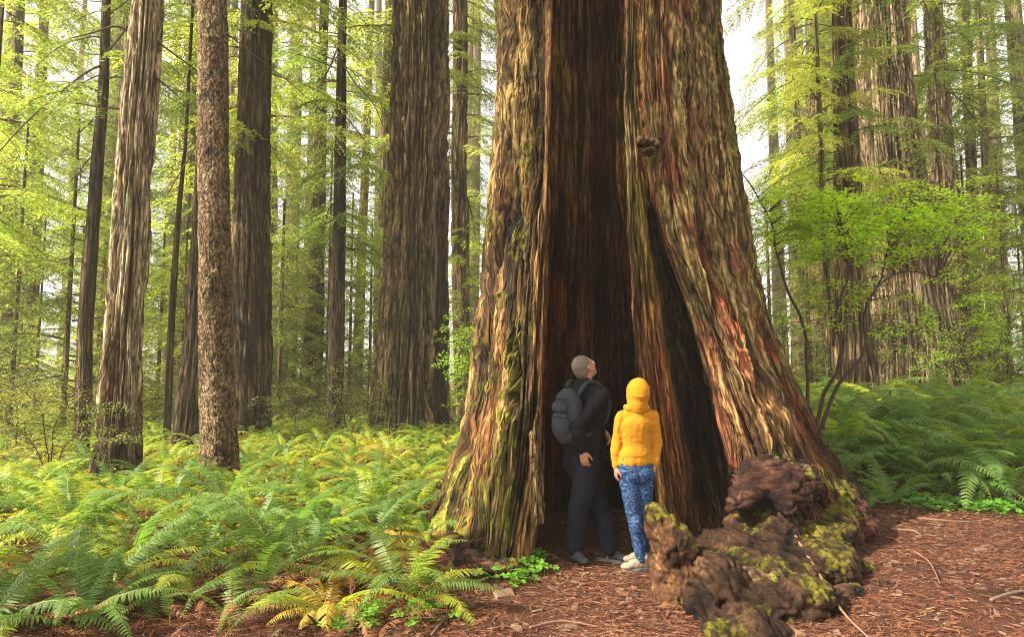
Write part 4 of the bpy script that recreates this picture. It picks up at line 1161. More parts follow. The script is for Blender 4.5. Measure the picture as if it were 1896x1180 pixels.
M_SHOE = cloth_mat('beige_suede', (.34, .27, .19), .85, .5, 300)
M_SOLE = cloth_mat('grey_rubber_sole', (.20, .20, .19), .8, .3, 300, 0)
M_SHOED = cloth_mat('dark_grey_shoe_leather', (.05, .052, .055), .6, .4, 300, 0)
M_LACE = cloth_mat('white_lace', (.65, .62, .55), .8, .3, 300, 0)
M_EYE = cloth_mat('eye_white', (.7, .7, .68), .2, 0, 100, 0)
M_LEG = leggings_mat()

def mesh_from(name, VF, mat, wr=0.0, wf=9, seed=0, stretch=(1, 1, 1), parent=None):
    V, F, Nl = VF
    if wr:
        q = V * np.array(stretch) + .06 * (np.stack([vnoise(V[:, 0] * 9 + k, V[:, 1] * 9, V[:, 2] * 9, seed=k + 3) for k in range(3)], 1) - .5)
        d = (ridged(q[:, 0] * wf, q[:, 1] * wf, q[:, 2] * wf, o=3, seed=seed) ** 2 - .35) * 1.3
        V = V + Nl * (d * wr)[:, None]
    o = link(name, np_mesh(name, V, F, mat, True)); 
    if parent is not None:
        o.parent = parent
    return o
def frame(f, u):
    f = np.array(f, float); f /= np.linalg.norm(f); u = np.array(u, float); u = u - f * (u @ f); u /= np.linalg.norm(u)
    r = np.cross(f, u); return r, f, u                       # right, forward, up
def head_shapes(c, fwd, up, s=1.0, neck=None):
    r, f, u = frame(fwd, up); R = np.stack([r, f, u], 1); c = np.array(c, float)
    W = lambda x, y, z: c + (r * x + f * y + u * z) * s
    S = [ell(W(0, -.012, .022), np.array([.076, .096, .093]) * s, R), ell(W(0, .018, -.03), np.array([.064, .075, .085]) * s, R),
         ell(W(0, .045, -.085), np.array([.040, .040, .030]) * s, R), ell(W(0, .058, .028), np.array([.055, .034, .020]) * s, R),
         cap(W(0, .088, .015), W(0, .108, -.028), .009 * s, .014 * s), ell(W(0, .078, -.062), np.array([.024, .016, .010]) * s, R),
         ell(W(.04, .055, -.02), np.array([.022, .025, .02]) * s, R), ell(W(-.04, .055, -.02), np.array([.022, .025, .02]) * s, R)]
    for sg in (-1, 1):
        S.append(ell(W(sg * .079, -.008, -.008), np.array([.010, .018, .031]) * s, R)); S.append(ell(W(sg * .083, -.014, .006), np.array([.008, .015, .018]) * s, R))
    if neck is not None:
        S += chain([neck, W(0, -.035, -.075), W(0, -.02, -.03)], [.062 * s, .055 * s, .055 * s])
    return S, W, R
def hand_shapes(wrist, dirv, palm_n, thumb_side, s=1.0, curl=.5):
    """palm and five bent fingers; dirv towards the fingertips, palm_n out of the palm side, thumb_side +-1"""
    r, f, n = frame(dirv, palm_n); w = np.array(wrist, float); r = r * thumb_side
    W = lambda x, y, z: w + (r * x + f * y + n * z) * s
    S = [cap(W(0, -.01, 0), W(0, .03, 0), .024 * s, .030 * s, (n, .6)), cap(W(.018, .03, 0), W(.025, .082, 0), .022 * s, .014 * s, (n, .75)),
         cap(W(-.012, .03, 0), W(-.026, .075, 0), .022 * s, .013 * s, (n, .75)), cap(W(0, .03, 0), W(0, .082, 0), .022 * s, .014 * s, (n, .75))]
    for x, L in ((.029, .072), (.010, .080), (-.010, .075), (-.029, .058)):
        p = [x, .082, 0]; a = .15; P = [W(*p)]
        for q, fr_ in enumerate((.45, .32, .23)):
            a += curl * (.5 + .35 * q)
            p = [p[0] * 1.02, p[1] + math.cos(a) * L * fr_, p[2] + math.sin(a) * L * fr_]; P.append(W(*p))
        S += chain(P, [.0095 * s, .0088 * s, .008 * s, .0068 * s])
    P = [W(.018, .012, .004), W(.045, .035, .012), W(.058, .062, .022), W(.060, .086, .030)]
    S += chain(P, [.014 * s, .012 * s, .010 * s, .008 * s])
    return S
def shoe(heel, toe_dir, parent, mat, sole, lace, s=1.0, nm='shoe'):
    d = np.array([toe_dir[0], toe_dir[1], 0.]); d /= np.linalg.norm(d); r = np.array([d[1], -d[0], 0]); u = np.array([0, 0, 1.])
    R = np.stack([r, d, u], 1); h = np.array(heel, float)
    W = lambda x, y, z: h + (r * x + d * y + u * z) * s
    S = [ell(W(0, .0, .055), np.array([.037, .050, .045]) * s, R), ell(W(0, .075, .048), np.array([.041, .085, .038]) * s, R), ell(W(.002, .160, .042), np.array([.046, .062, .030]) * s, R),
         cap(W(0, .0, .075), W(0, .01, .105), .043 * s, .046 * s), cap(W(0, .06, .07), W(0, .12, .06), .036 * s, .034 * s)]
    VF = blob(S, .006, 4); V = VF[0]; V[:, 2] = np.maximum(V[:, 2], h[2] + .018 * s)
    o = mesh_from(nm, VF, mat, .003, 30, 3, parent=parent)
    G = Geo(); out = []
    for t in np.linspace(0, 2 * PI, 36, endpoint=False):
        y = .065 + math.cos(t) * .145; wd = (.046 if y > .05 else .040) * (1 - .12 * math.cos(t) ** 2)
        out.append((math.sin(t) * wd * (1 if y < .13 else 1.05), y))
    rings = []
    for z, k in ((.0, .96), (.006, 1.0), (.022, 1.0), (.026, .97)):
        rings += [W(x * k, (y - .065) * k + .065, z) for x, y in out]
    G.add(np.array(rings), grid_faces(36, 4)); G.F.setdefault(36, []).append(np.array([np.arange(36)[::-1], 3 * 36 + np.arange(36)]))
    so = link('sole', G.mesh('sole', sole, False), o)
    G = Geo()
    for i in range(5):
        y = .055 + i * .02; z = .108 - i * .011
        G.tube([W(-.024, y, z - .010), W(-.01, y + .004, z + .003), W(.01, y - .004, z + .003), W(.024, y, z - .010)], .0032 * s, 5)
    link('laces', G.mesh('laces', lace, True), o)
    return o

def build_man():
    Y = 6.2
    Q = lambda px, py, dy=0: np.array(at(px, py, Y + dy))
    F_ = np.array([.80, .60, 0.]); RT = np.array([.60, -.80, 0.])      # facing right and away; RT = his right side, towards the camera
    neck = Q(1081, 714); pel = Q(1081, 858); chest = Q(1083, 752)
    flatT = (RT, 1.45)
    hR = pel + RT * .095 + [0, 0, -.02]; hL = pel - RT * .095 + [0, 0, -.02]
    kR = Q(1072, 945, -.12); aR = Q(1063, 1018, -.10); kL = Q(1112, 942, .02); aL = Q(1127, 1008, -.06)
    gR = hz(aR[0], aR[1]); gL = hz(aL[0], aL[1]); aR[2] = gR + .10; aL[2] = gL + .10
    sR = chest + RT * .195 + [0, 0, .10]; sL = chest - RT * .195 + [0, 0, .10]
    eR = Q(1066, 792, -.26); wR = Q(1078, 838, -.24); eL = Q(1105, 796, .20); wL = Q(1119, 800, -.02)
    hc = Q(1083, 681)
    S, W, HR = head_shapes(hc, (.72, .42, .55), (-.40, -.20, .90), 1.0, neck)
    body = S + chain([pel, chest, neck + [0, 0, -.04]], [.112, .120, .055], flatT) + chain([hR, kR, aR], [.088, .055, .040]) + chain([hL, kL, aL], [.088, .055, .040])
    body += chain([sR, eR, wR], [.055, .040, .028]) + chain([sL, eL, wL], [.055, .040, .028]) + chain([sR, chest + [0, 0, .12], sL], [.055, .08, .055])
    for a_, t_ in ((aR, (.35, -.5)), (aL, (.80, -.45))):
        d = np.array([t_[0], t_[1], 0]) / math.hypot(*t_); body.append(cap(a_ + [0, 0, -.05], a_ + d * .14 + [0, 0, -.055], .036, .026))
    body += hand_shapes(wR, (.25, .05, -1), (.5, .9, 0), 1, 1.0, .5) + hand_shapes(wL, (.35, -.45, -.55), (-.8, .2, .3), -1, 1.0, .55)
    man = mesh_from('person', blob(body, .0065, 3), M_SKIN)
    tag(man, 'man in black jacket and dark trousers looking up inside the hollow trunk', 'person', 'people at the hollow tree')
    # hair: short, grey, over the crown and nape
    hs = [ell(W(0, -.022, .034), (.081, .096, .094), HR), ell(W(0, -.055, -.01), (.072, .062, .072), HR), ell(W(0, -.062, -.055), (.050, .04, .035), HR)]
    V, Fh, Nl = blob(hs, .006, 3)
    V = V + Nl * ((fbm(V[:, 0] * 60, V[:, 1] * 60, V[:, 2] * 60, o=3, seed=4) - .5) * .012)[:, None]
    mesh_from('hair', (V, Fh, Nl), M_HAIR, parent=man)
    for sg in (-1, 1):
        G = Geo(); v, f4, f3 = ell(W(sg * .031, .082, .004), (.012, .012, .012), None, 12); G.add(v, np.array(f4)); G.F.setdefault(3, []).append(np.array(f3)); link('eye', G.mesh('eye', M_EYE, True), man)
    # jacket
    j = chain([pel + [0, 0, .0], pel + [0, 0, .14], chest + [0, 0, .03], chest + [0, 0, .10]], [.140, .136, .150, .115], flatT)
    j += chain([sR, eR, wR + (eR - wR) * .12], [.080, .064, .047]) + chain([sL, eL, wL + (eL - wL) * .12], [.080, .064, .047])
    j += chain([sR, chest + [0, 0, .13], sL], [.082, .10, .082]) + [cap(neck + [0, 0, -.03], neck + [.01, 0, .025], .078, .070)]
    mesh_from('jacket', blob(j, .010, 5), M_JACKET, .022, 7, 5, (1, 1, .6), man)
    t = chain([hR + [0, 0, .02], kR, aR + [0, 0, .02]], [.120, .086, .078]) + chain([hL + [0, 0, .02], kL, aL + [0, 0, .02]], [.120, .086, .078]) + [cap(pel + [0, 0, .02], pel + [0, 0, -.05], .135, .125, (RT, 1.25))]
    mesh_from('trousers', blob(t, .010, 5), M_TROUS, .024, 6, 8, (1, 1, .8), man)
    shoe((aR[0] - .02, aR[1] + .02, gR), (.35, -.6), man, M_SHOED, M_PLAST, M_LACE, 1.05)
    shoe((aL[0] - .03, aL[1] + .02, gL), (.85, -.45), man, M_SHOED, M_SOLE, M_LACE, 1.05)
    # backpack: main bag, front pocket, straps, zips
    bc = chest - F_ * .235 + RT * .03 + [0, 0, -.075]
    Rb = np.stack([RT, F_, [0, 0, 1]], 1)
    tilt = lambda x, y, z: bc + RT * x + F_ * (y - .10 * z) + np.array([0, 0, z])
    bag = [ell(tilt(0, 0, .0), (.150, .095, .235), Rb), ell(tilt(0, .015, .10), (.135, .085, .14), Rb), ell(tilt(0, -.01, -.12), (.150, .10, .14), Rb), cap(tilt(-.10, .02, -.15), tilt(-.09, .03, .12), .06, .05), cap(tilt(.10, .02, -.15), tilt(.09, .03, .12), .06, .05)]
    bp = mesh_from('backpack', blob(bag, .009, 5), M_PACK, .014, 8, 12)
    tag(bp, 'grey backpack worn on the back of the man in the black jacket', 'backpack')
    pk = [ell(tilt(0, -.085, -.07), (.110, .05, .12), Rb), ell(tilt(0, -.080, .07), (.10, .035, .07), Rb), ell(tilt(.148, -.01, -.12), (.028, .06, .09), Rb)]
    mesh_from('pocket', blob(pk, .008, 4), M_PACK, .010, 10, 13, parent=bp)
    G = Geo()
    for zc, rr in ((.02, .115), (-.03, .118), (.13, .10)):
        G.tube([tilt(math.sin(a) * rr, -.075 - .055 * math.cos(a), zc + .02 * math.cos(a)) for a in np.linspace(-1.3, 1.3, 12)], .0045, 5)
    G.tube([tilt(.02, .02, .215), tilt(.02, -.02, .262), tilt(-.02, -.02, .262), tilt(-.02, .02, .215)], .007, 6)
    link('zip', G.mesh('zip', M_PACKD, True), bp)
    for sg in (1, -1):
        P = cr([tilt(sg * .09, .06, .17), chest + RT * sg * .12 - F_ * .07 + [0, 0, .215], chest + RT * sg * .125 + F_ * .09 + [0, 0, .17], chest + RT * sg * .14 + F_ * .165 + [0, 0, 0], chest + RT * sg * .17 + F_ * .06 + [0, 0, -.16], tilt(sg * .12, .06, -.19)], 30)
        G = Geo(); G.tube(P, .020, 8); me = G.mesh('strap', M_PACK, True); link('strap', me, bp)
    # the camera hanging at his belly
    cc = Q(1114, 838, -.02); r, f, u = frame((.8, -.1, -.35), (0, 0, 1)); Rc = np.stack([r, f, u], 1)
    Wc = lambda x, y, z: cc + r * x + f * y + u * z
    bx = [cap(Wc(-.052, 0, -.02), Wc(-.052, 0, .025), .026, .024), cap(Wc(.052, 0, -.02), Wc(.052, 0, .025), .024, .022), cap(Wc(-.05, 0, -.018), Wc(.05, 0, -.018), .026, .026), cap(Wc(-.05, 0, .02), Wc(.05, 0, .02), .025, .025), cap(Wc(0, 0, .03), Wc(0, .015, .048), .028, .02)]
    co = mesh_from('camera_body', blob(bx, .005, 2), M_PLAST); tag(co, 'black camera hanging at the belly of the man in the black jacket', 'camera')
    G = Geo(); P = [Wc(0, a, 0) for a in (.015, .03, .032, .085, .087, .115, .115)]
    G.tube(P, [.036, .036, .039, .039, .036, .036, .028], 20); link('lens', G.mesh('lens', M_PLAST, True), co)
    G = Geo(); P = cr([Wc(-.075, 0, .03), chest + RT * .02 + F_ * .19 + [0, 0, -.06], chest + RT * .07 + F_ * .15 + [0, 0, .12], neck + RT * .06 + [0, 0, -.0]], 20); G.tube(P, .009, 6); link('strap', G.mesh('strap', M_PACKD, True), co)
    return man
MAN = build_man()

def build_woman():
    Y = 5.9
    Q = lambda px, py, dy=0: np.array(at(px, py, Y + dy))
    RT = np.array([.97, .22, 0.]); F_ = np.array([-.22, .97, 0.])
    neck = Q(1180, 752); chest = Q(1180, 785); waist = Q(1179, 826); pel = Q(1176, 868)
    hL = Q(1163, 878); hR = Q(1192, 878); kL = Q(1171, 945, -.03); aL = Q(1187, 1028, -.06); kR = Q(1193, 945, .02); aR = Q(1193, 1006, .16)
    gL = hz(aL[0], aL[1]); gR = hz(aR[0], aR[1]); aL[2] = gL + .09; aR[2] = gR + .09
    sL = Q(1152, 772); sR = Q(1209, 772, .03); eL = Q(1141, 820, .01); wL = Q(1140, 866, -.03); eR = Q(1216, 823, .03); wR = Q(1212, 864, .0)
    hc = Q(1180, 729)
    S, W, HR = head_shapes(hc, (-.20, .86, .42), (.06, -.40, .9), .96, neck)
    fl = (RT, 1.45)
    body = S + chain([pel, waist, chest, neck + [0, 0, -.03]], [.088, .066, .078, .045], fl) + chain([hL, kL, aL], [.078, .050, .034]) + chain([hR, kR, aR], [.078, .050, .034])
    body += chain([sL, eL, wL], [.042, .034, .023]) + chain([sR, eR, wR], [.042, .034, .023]) + chain([sL, chest + [0, 0, .06], sR], [.042, .07, .042])
    for a_, t_ in ((aL, (-.95, -.15)), (aR, (-.9, -.1))):
        d = np.array([t_[0], t_[1], 0]) / math.hypot(*t_); body.append(cap(a_ + [0, 0, -.05], a_ + d * .12 + [0, 0, -.055], .032, .022))
    body += hand_shapes(wL, (.05, .05, -1), (1, .2, 0), 1, .88, .4) + hand_shapes(wR, (-.05, .05, -1), (-1, .2, 0), -1, .88, .4)
    wo = mesh_from('person', blob(body, .0062, 3), M_SKIN)
    tag(wo, 'woman in yellow hooded sweatshirt and blue patterned leggings seen from behind', 'person', 'people at the hollow tree')
    G = Geo()
    for sg in (-1, 1):
        G = Geo(); v, f4, f3 = ell(W(sg * .031, .082, .004), (.011, .011, .011), None, 12); G.add(v, np.array(f4)); G.F.setdefault(3, []).append(np.array(f3)); link('eye', G.mesh('eye', M_EYE, True), wo)
    sw = chain([pel + [0, 0, .035], waist + [0, 0, .0], chest + [0, 0, -.01], chest + [0, 0, .05]], [.106, .084, .104, .078], fl)
    sw += chain([sL, eL, wL + (eL - wL) * .05], [.055, .045, .033]) + chain([sR, eR, wR + (eR - wR) * .05], [.055, .045, .033])
    sw += chain([sL, chest + [0, 0, .075], sR], [.054, .078, .054])
    sw += [cap(pel + [0, 0, .06], pel + [0, 0, .10], .114, .104, (RT, 1.46))]
    V, F, Nl = blob(sw, .008, 5)
    keep = V[:, 2] > pel[2] + .035 - .0
    V[:, 2] = np.where((V[:, 2] < pel[2] + .03) & (np.abs((V - pel) @ RT) < .165), pel[2] + .03 + (V[:, 2] - pel[2] - .03) * .08, V[:, 2])
    shirt = mesh_from('sweatshirt', (V, F, Nl), M_HOOD, .013, 7, 21, (.7, 1, 1.5), wo)
    # hood as its own fabric: fuller at the back, with a fold at the neck
    hd = [ell(W(0, -.025, .030), (.100, .114, .122), HR), ell(W(0, -.055, .085), (.055, .06, .055), HR), ell(W(0, -.035, -.05), (.086, .085, .09), HR), cap(neck + [0, -.03, .0], hc + [0, -.02, -.02], .080, .098), cap(neck + [-.075, -.03, -.022], neck + [.075, -.03, -.022], .030, .030), cap(neck + [-.085, .03, -.02], neck + [-.05, -.05, -.015], .026, .032), cap(neck + [.085, .03, -.02], neck + [.05, -.05, -.015], .026, .032)]
    V, F, Nl = blob(hd, .007, 5)
    r_, f_, u_ = HR[:, 0], HR[:, 1], HR[:, 2]
    # leave the face open: push the front inwards behind the brow
    rel = V - hc; fy = rel @ f_; rad = np.sqrt((rel @ r_) ** 2 + (rel @ u_ - .0) ** 2)
    inn = sst(.090, .070, rad) * sst(.03, .055, fy)
    V = V - f_[None] * (inn * (fy - .02))[:, None] * .95
    mesh_from('hood', (V, F, Nl), M_HOOD, .014, 6, 23, (.8, 1, 1.5), wo)
    SV = np.empty(len(shirt.data.vertices) * 3, np.float32); shirt.data.vertices.foreach_get('co', SV); SV = SV.reshape(-1, 3).astype(float)
    G = Geo()
    for pa in ([Q(1163, 757, -.16), Q(1157, 785, -.16), Q(1148, 806, -.12)], [Q(1196, 757, -.16), Q(1202, 785, -.14), Q(1211, 808, -.1)], [Q(1147, 848, -.2), Q(1165, 850, -.25), Q(1190, 850, -.25), Q(1207, 848, -.2)]):
        P = cr([list(p) for p in pa], 22)
        rel = (SV[None] - P[:, None]); dd = (rel @ RT) ** 2 + rel[..., 2] ** 2 + np.where((SV @ F_) > (chest @ F_), 9, 0)
        P2 = SV[dd.argmin(1)] - F_ * .001
        P2[1:-1] = (P2[:-2] + P2[1:-1] + P2[2:]) / 3
        G.tube(P2, .0026, 5)
    link('seam', G.mesh('seam', cloth_mat('dark_yellow_stitching', (.30, .12, .006)), True), shirt)
    lg = chain([hL + [0, 0, .01], kL, aL + [0, 0, .0]], [.092, .060, .043]) + chain([hR + [0, 0, .01], kR, aR + [0, 0, .0]], [.092, .060, .043]) + [cap(pel + [0, 0, .07], pel + [0, 0, -.02], .108, .112, (RT, 1.46))]
    b1 = hL * .55 + pel * .45; b2 = hR * .55 + pel * .45
    lg += [ell(b1 - F_ * .045 + [0, 0, -.02], (.085, .075, .085)), ell(b2 - F_ * .045 + [0, 0, -.02], (.085, .075, .085))]
    calf = kL + (aL - kL) * .3 - F_ * .02; lg.append(ell(calf, (.052, .056, .10)))
    mesh_from('leggings', blob(lg, .008, 4), M_LEG, .007, 12, 25, (1, 1, 1.5), wo)
    shoe((aL[0] + .035, aL[1] + .01, gL), (-.97, -.22), wo, M_SHOE, M_SOLE, M_LACE, .98)
    shoe((aR[0] + .02, aR[1] + .0, gR), (-.95, -.05), wo, M_SHOE, M_SOLE, M_LACE, .98)
    return wo
WOMAN = build_woman()

# ------------------------------------------------------------------ burls and roots of the hollow tree
def root_colour(V, seed, moss=.5, base=((.018, .010, .008), (.075, .042, .028), (.17, .115, .075)), top=True, Nl=None):
    c1 = fbm(V[:, 0] * 7, V[:, 1] * 7, V[:, 2] * 7, o=4, seed=seed); c2 = fbm(V[:, 0] * 3, V[:, 1] * 3, V[:, 2] * 3, o=4, seed=seed + 3); c3 = fbm(V[:, 0] * 26, V[:, 1] * 26, V[:, 2] * 26, o=2, seed=seed + 5)
    C = mix(mix(base[0], base[1], sst(.3, .5, c1)), base[2], sst(.55, .72, c1 * .7 + c3 * .3))
    up = .5 + .5 * (Nl[:, 2] if Nl is not None else 0)
    m = sst(.56, .64, c2 * .6 + c3 * .25 + .15 * up + (moss - .5) * .25)
    return mix(C, mix((.055, .062, .010), (.17, .18, .022), sst(.35, .65, c3)), m * .92)
def lump_mesh(name, shapes, voxel, amp, seed, moss=.5, base=None, wf=4.5, parent=None, folds=0, grain=0):
    V, F, Nl = blob(shapes, voxel, 8)
    q = V + .10 * (np.stack([fbm(V[:, 0] * 3 + 7 * k, V[:, 1] * 3, V[:, 2] * 3, o=2, seed=k) for k in range(3)], 1) - .5)
    n = fbm(q[:, 0] * wf, q[:, 1] * wf, q[:, 2] * wf, o=4, seed=seed) - .5
    hx, hz_ = (1.6, 1.6) if not folds else (.9, 2.0)
    r = fiss(q[:, 0] * wf * hx, q[:, 1] * wf * hx * .5, q[:, 2] * wf * hz_, o=2, seed=seed + 9) - .8
    if grain:                                            # strands of root wood running out from the trunk
        an = np.arctan2(q[:, 1] - 7.8, q[:, 0] - .95); rd = np.hypot(q[:, 0] - .95, q[:, 1] - 7.8)
        r = fiss(an * 16, rd * .9, q[:, 2] * 5, o=2, seed=seed + 9) * .6 + .4 * fiss(an * 42, rd * 2.2, q[:, 2] * 12, o=1, seed=seed + 12) - .8
    big_ = fbm(q[:, 0] * 2.2, q[:, 1] * 2.2, q[:, 2] * 2.2, o=2, seed=seed + 30) - .5
    V = V + Nl * ((n * (.75 if not grain else .4) + r * (.45 if not grain else .95) + big_ * .8) * amp)[:, None]
    mt = fbm(V[:, 0] * 3, V[:, 1] * 3, V[:, 2] * 3, o=4, seed=seed + 3) * .6 + .15 * (.5 + .5 * Nl[:, 2]) + .125 + (moss - .5) * .25
    V = V + Nl * (sst(.54, .62, mt) * (.004 + .016 * fbm(V[:, 0] * 60, V[:, 1] * 60, V[:, 2] * 60, o=2, seed=2)))[:, None]
    C = root_colour(V, seed, moss, base or ((.018, .010, .008), (.075, .042, .028), (.17, .115, .075)), Nl=Nl)
    C = C * (.25 + .9 * np.clip(r + .8, 0, 1))[:, None] * ((.82, .68, .56) if grain else (.9, .8, .75))
    uv = np.stack([np.arctan2(V[:, 1] - V[:, 1].mean(), V[:, 0] - V[:, 0].mean()) * .35, V[:, 2]], 1)
    o = link(name, np_mesh(name, V, F, M_ROOT, True, C, uv))
    if parent is not None: under(o, parent)
    return o
def root_mat():
    m, nt, o = new_mat('gnarled_root_wood'); L = nt.links.new
    tc = N(nt, 'ShaderNodeTexCoord'); n1 = N(nt, 'ShaderNodeTexNoise', Scale=34.0, Detail=7.0, Roughness=.7); L(tc.outputs['Object'], n1.inputs['Vector'])
    mr = N(nt, 'ShaderNodeMapRange'); mr.inputs[1].default_value = .35; mr.inputs[2].default_value = .65; mr.inputs[3].default_value = .4; mr.inputs[4].default_value = 1.55; L(n1.outputs['Fac'], mr.inputs[0])
    a = N(nt, 'ShaderNodeAttribute'); a.attribute_name = 'Col'
    vm = N(nt, 'ShaderNodeVectorMath', operation='SCALE'); L(a.outputs['Color'], vm.inputs[0]); L(mr.outputs[0], vm.inputs['Scale'])
    b = N(nt, 'ShaderNodeBsdfPrincipled', Roughness=.9); b.inputs['Specular IOR Level'].default_value = .2; L(vm.outputs[0], b.inputs['Base Color'])
    bp = N(nt, 'ShaderNodeBump', Strength=1.0, Distance=.015); L(n1.outputs['Fac'], bp.inputs['Height']); L(bp.outputs[0], b.inputs['Normal']); L(b.outputs[0], o.inputs[0])
    return m
M_ROOT = root_mat()
def E(px, py, Y, wx, wz, wy, tilt=0):
    """ellipsoid given by photo position, distance and half sizes in metres"""
    R = np.array(Matrix.Rotation(tilt, 3, 'Y'))
    return ell(at(px, py, Y), (wx, wy, wz), R)
RED = ((.030, .014, .012), (.105, .045, .035), (.22, .115, .085))
lump_mesh('burl', [E(1425, 892, 6.08, .35, .23, .36), E(1380, 918, 5.92, .14, .13, .2), E(1450, 908, 5.88, .22, .18, .2), E(1482, 895, 6.1, .16, .22, .3), E(1455, 943, 5.72, .09, .07, .12), E(1360, 935, 5.86, .08, .07, .1)],
          .014, .07, 5, .40, ((.012, .006, .005), (.055, .026, .018), (.15, .075, .05)), 5.0, HOLLOW, folds=1)
# stump-like root standing beside the woman
lump_mesh('root', [E(1222, 985, 5.30, .12, .20, .22, -.3), E(1250, 1015, 5.2, .15, .24, .24, -.35), E(1262, 1075, 5.15, .15, .22, .22), E(1228, 1060, 5.2, .10, .22, .2, -.1), E(1240, 1115, 5.1, .15, .14, .2)],
          .012, .05, 15, .46, ((.022, .012, .007), (.11, .06, .032), (.27, .16, .08)), 2.8, HOLLOW, grain=1)
# wide root mass running towards the viewer
lump_mesh('root', [E(1400, 1010, 5.75, .62, .12, .42), E(1400, 1060, 5.25, .50, .17, .40), E(1330, 1085, 4.98, .22, .22, .32), E(1440, 1110, 4.85, .42, .17, .32), E(1380, 1180, 4.45, .32, .16, .30),
                   E(1470, 1190, 4.5, .22, .10, .25), E(1500, 1040, 5.5, .36, .18, .45), E(1300, 1140, 4.8, .14, .18, .24), E(1410, 1125, 4.85, .34, .2, .3), E(1300, 1060, 5.15, .16, .16, .25),
                   cap(at(1450, 940, 6.5), at(1440, 1045, 5.4), .26, .16), cap(at(1540, 930, 6.5), at(1545, 1010, 5.9), .24, .14), cap(at(1380, 960, 6.4), at(1360, 1040, 5.5), .18, .14),
                   cap(at(1545, 1000, 5.9), at(1480, 1080, 5.1), .14, .10)],
          .015, .085, 25, .34, ((.012, .007, .005), (.052, .031, .019), (.13, .085, .05)), 2.4, HOLLOW, grain=1)
lump_mesh('root', [E(1400, 1080, 4.95, .16, .09, .14, .4), E(1440, 1090, 4.85, .10, .10, .12), E(1372, 1068, 5.0, .09, .07, .1)], .010, .035, 35, .62, ((.06, .035, .02), (.20, .13, .08), (.34, .24, .15)), 7, HOLLOW)
lump_mesh('root', [E(1585, 975, 6.3, .19, .13, .22), E(1560, 950, 6.5, .22, .20, .3), E(1600, 975, 6.2, .11, .10, .14)], .012, .05, 45, .35, RED, 3, HOLLOW, grain=1)
lump_mesh('root', [E(1545, 985, 6.1, .22, .20, .3), E(1510, 1000, 5.9, .28, .16, .3)], .014, .07, 55, .42, None, 3, HOLLOW, grain=1)
# knob with a torn scab of bark high on the right leg
lump_mesh('knot', [E(1205, 268, 6.42, .085, .05, .14, .15), E(1187, 262, 6.36, .05, .035, .10, .5), E(1222, 258, 6.42, .04, .045, .1), E(1200, 282, 6.36, .06, .025, .09, -.1)], .007, .04, 65, .3, ((.03, .018, .012), (.12, .08, .045), (.30, .22, .12)), 12, HOLLOW)
# pale splintered slab standing at the left lip of the hollow
def splinter():
    V, F, Nl = blob([cap(at(993, 880, 6.02), at(988, 805, 6.16), .050, .040, ((0, 1, 0), .5)), cap(at(990, 815, 6.14), at(999, 745, 6.2), .036, .007, ((0, 1, 0), .5)), cap(at(996, 960, 5.92), at(993, 880, 6.02), .06, .052, ((0, 1, 0), .5))], .007, 3)
    f = fiss(V[:, 0] * 22, V[:, 1] * 22, V[:, 2] * 1.6, o=2, seed=4)
    V = V + Nl * ((f - .7) * .022)[:, None]
    C = mix((.05, .022, .01), mix((.30, .16, .055), (.55, .36, .16), fbm(V[:, 0] * 30, V[:, 1] * 30, V[:, 2] * 2, o=3, seed=8)), f)
    under(link('splinter', np_mesh('splinter', V, F, M_WOOD, True, C, np.stack([V[:, 0], V[:, 2]], 1))), HOLLOW)
splinter()
lump_mesh('root', [E(880, 1040, 5.66, .20, .09, .14, .1), E(845, 1015, 5.85, .13, .10, .2, .6), E(930, 1050, 5.6, .16, .07, .14)], .012, .05, 85, .5, None, 3.5, HOLLOW)

# small stones / root tips beside the path
def tip(px, py, w, lab, seed):
    g = ground_pt(px, py); Y = g.y
    s = [ell((g.x, Y, g.z + w * .15), (w, w * .8, w * .5)), ell((g.x + w * .5, Y + w * .2, g.z + w * .1), (w * .7, w * .6, w * .45))]
    o = lump_mesh('mossy_stone', s, .008, .03, seed, .6, None, 9)
    tag(o, lab, 'stone', 'mossy stones by the root')
tip(1598, 1058, .10, 'round mossy stone on the needles right of the big root mass', 3)
tip(1568, 1105, .13, 'larger mossy stone low beside the thin fallen stick', 7)
tip(1640, 1085, .05, 'small brown stone on the path right of the mossy stones', 9)

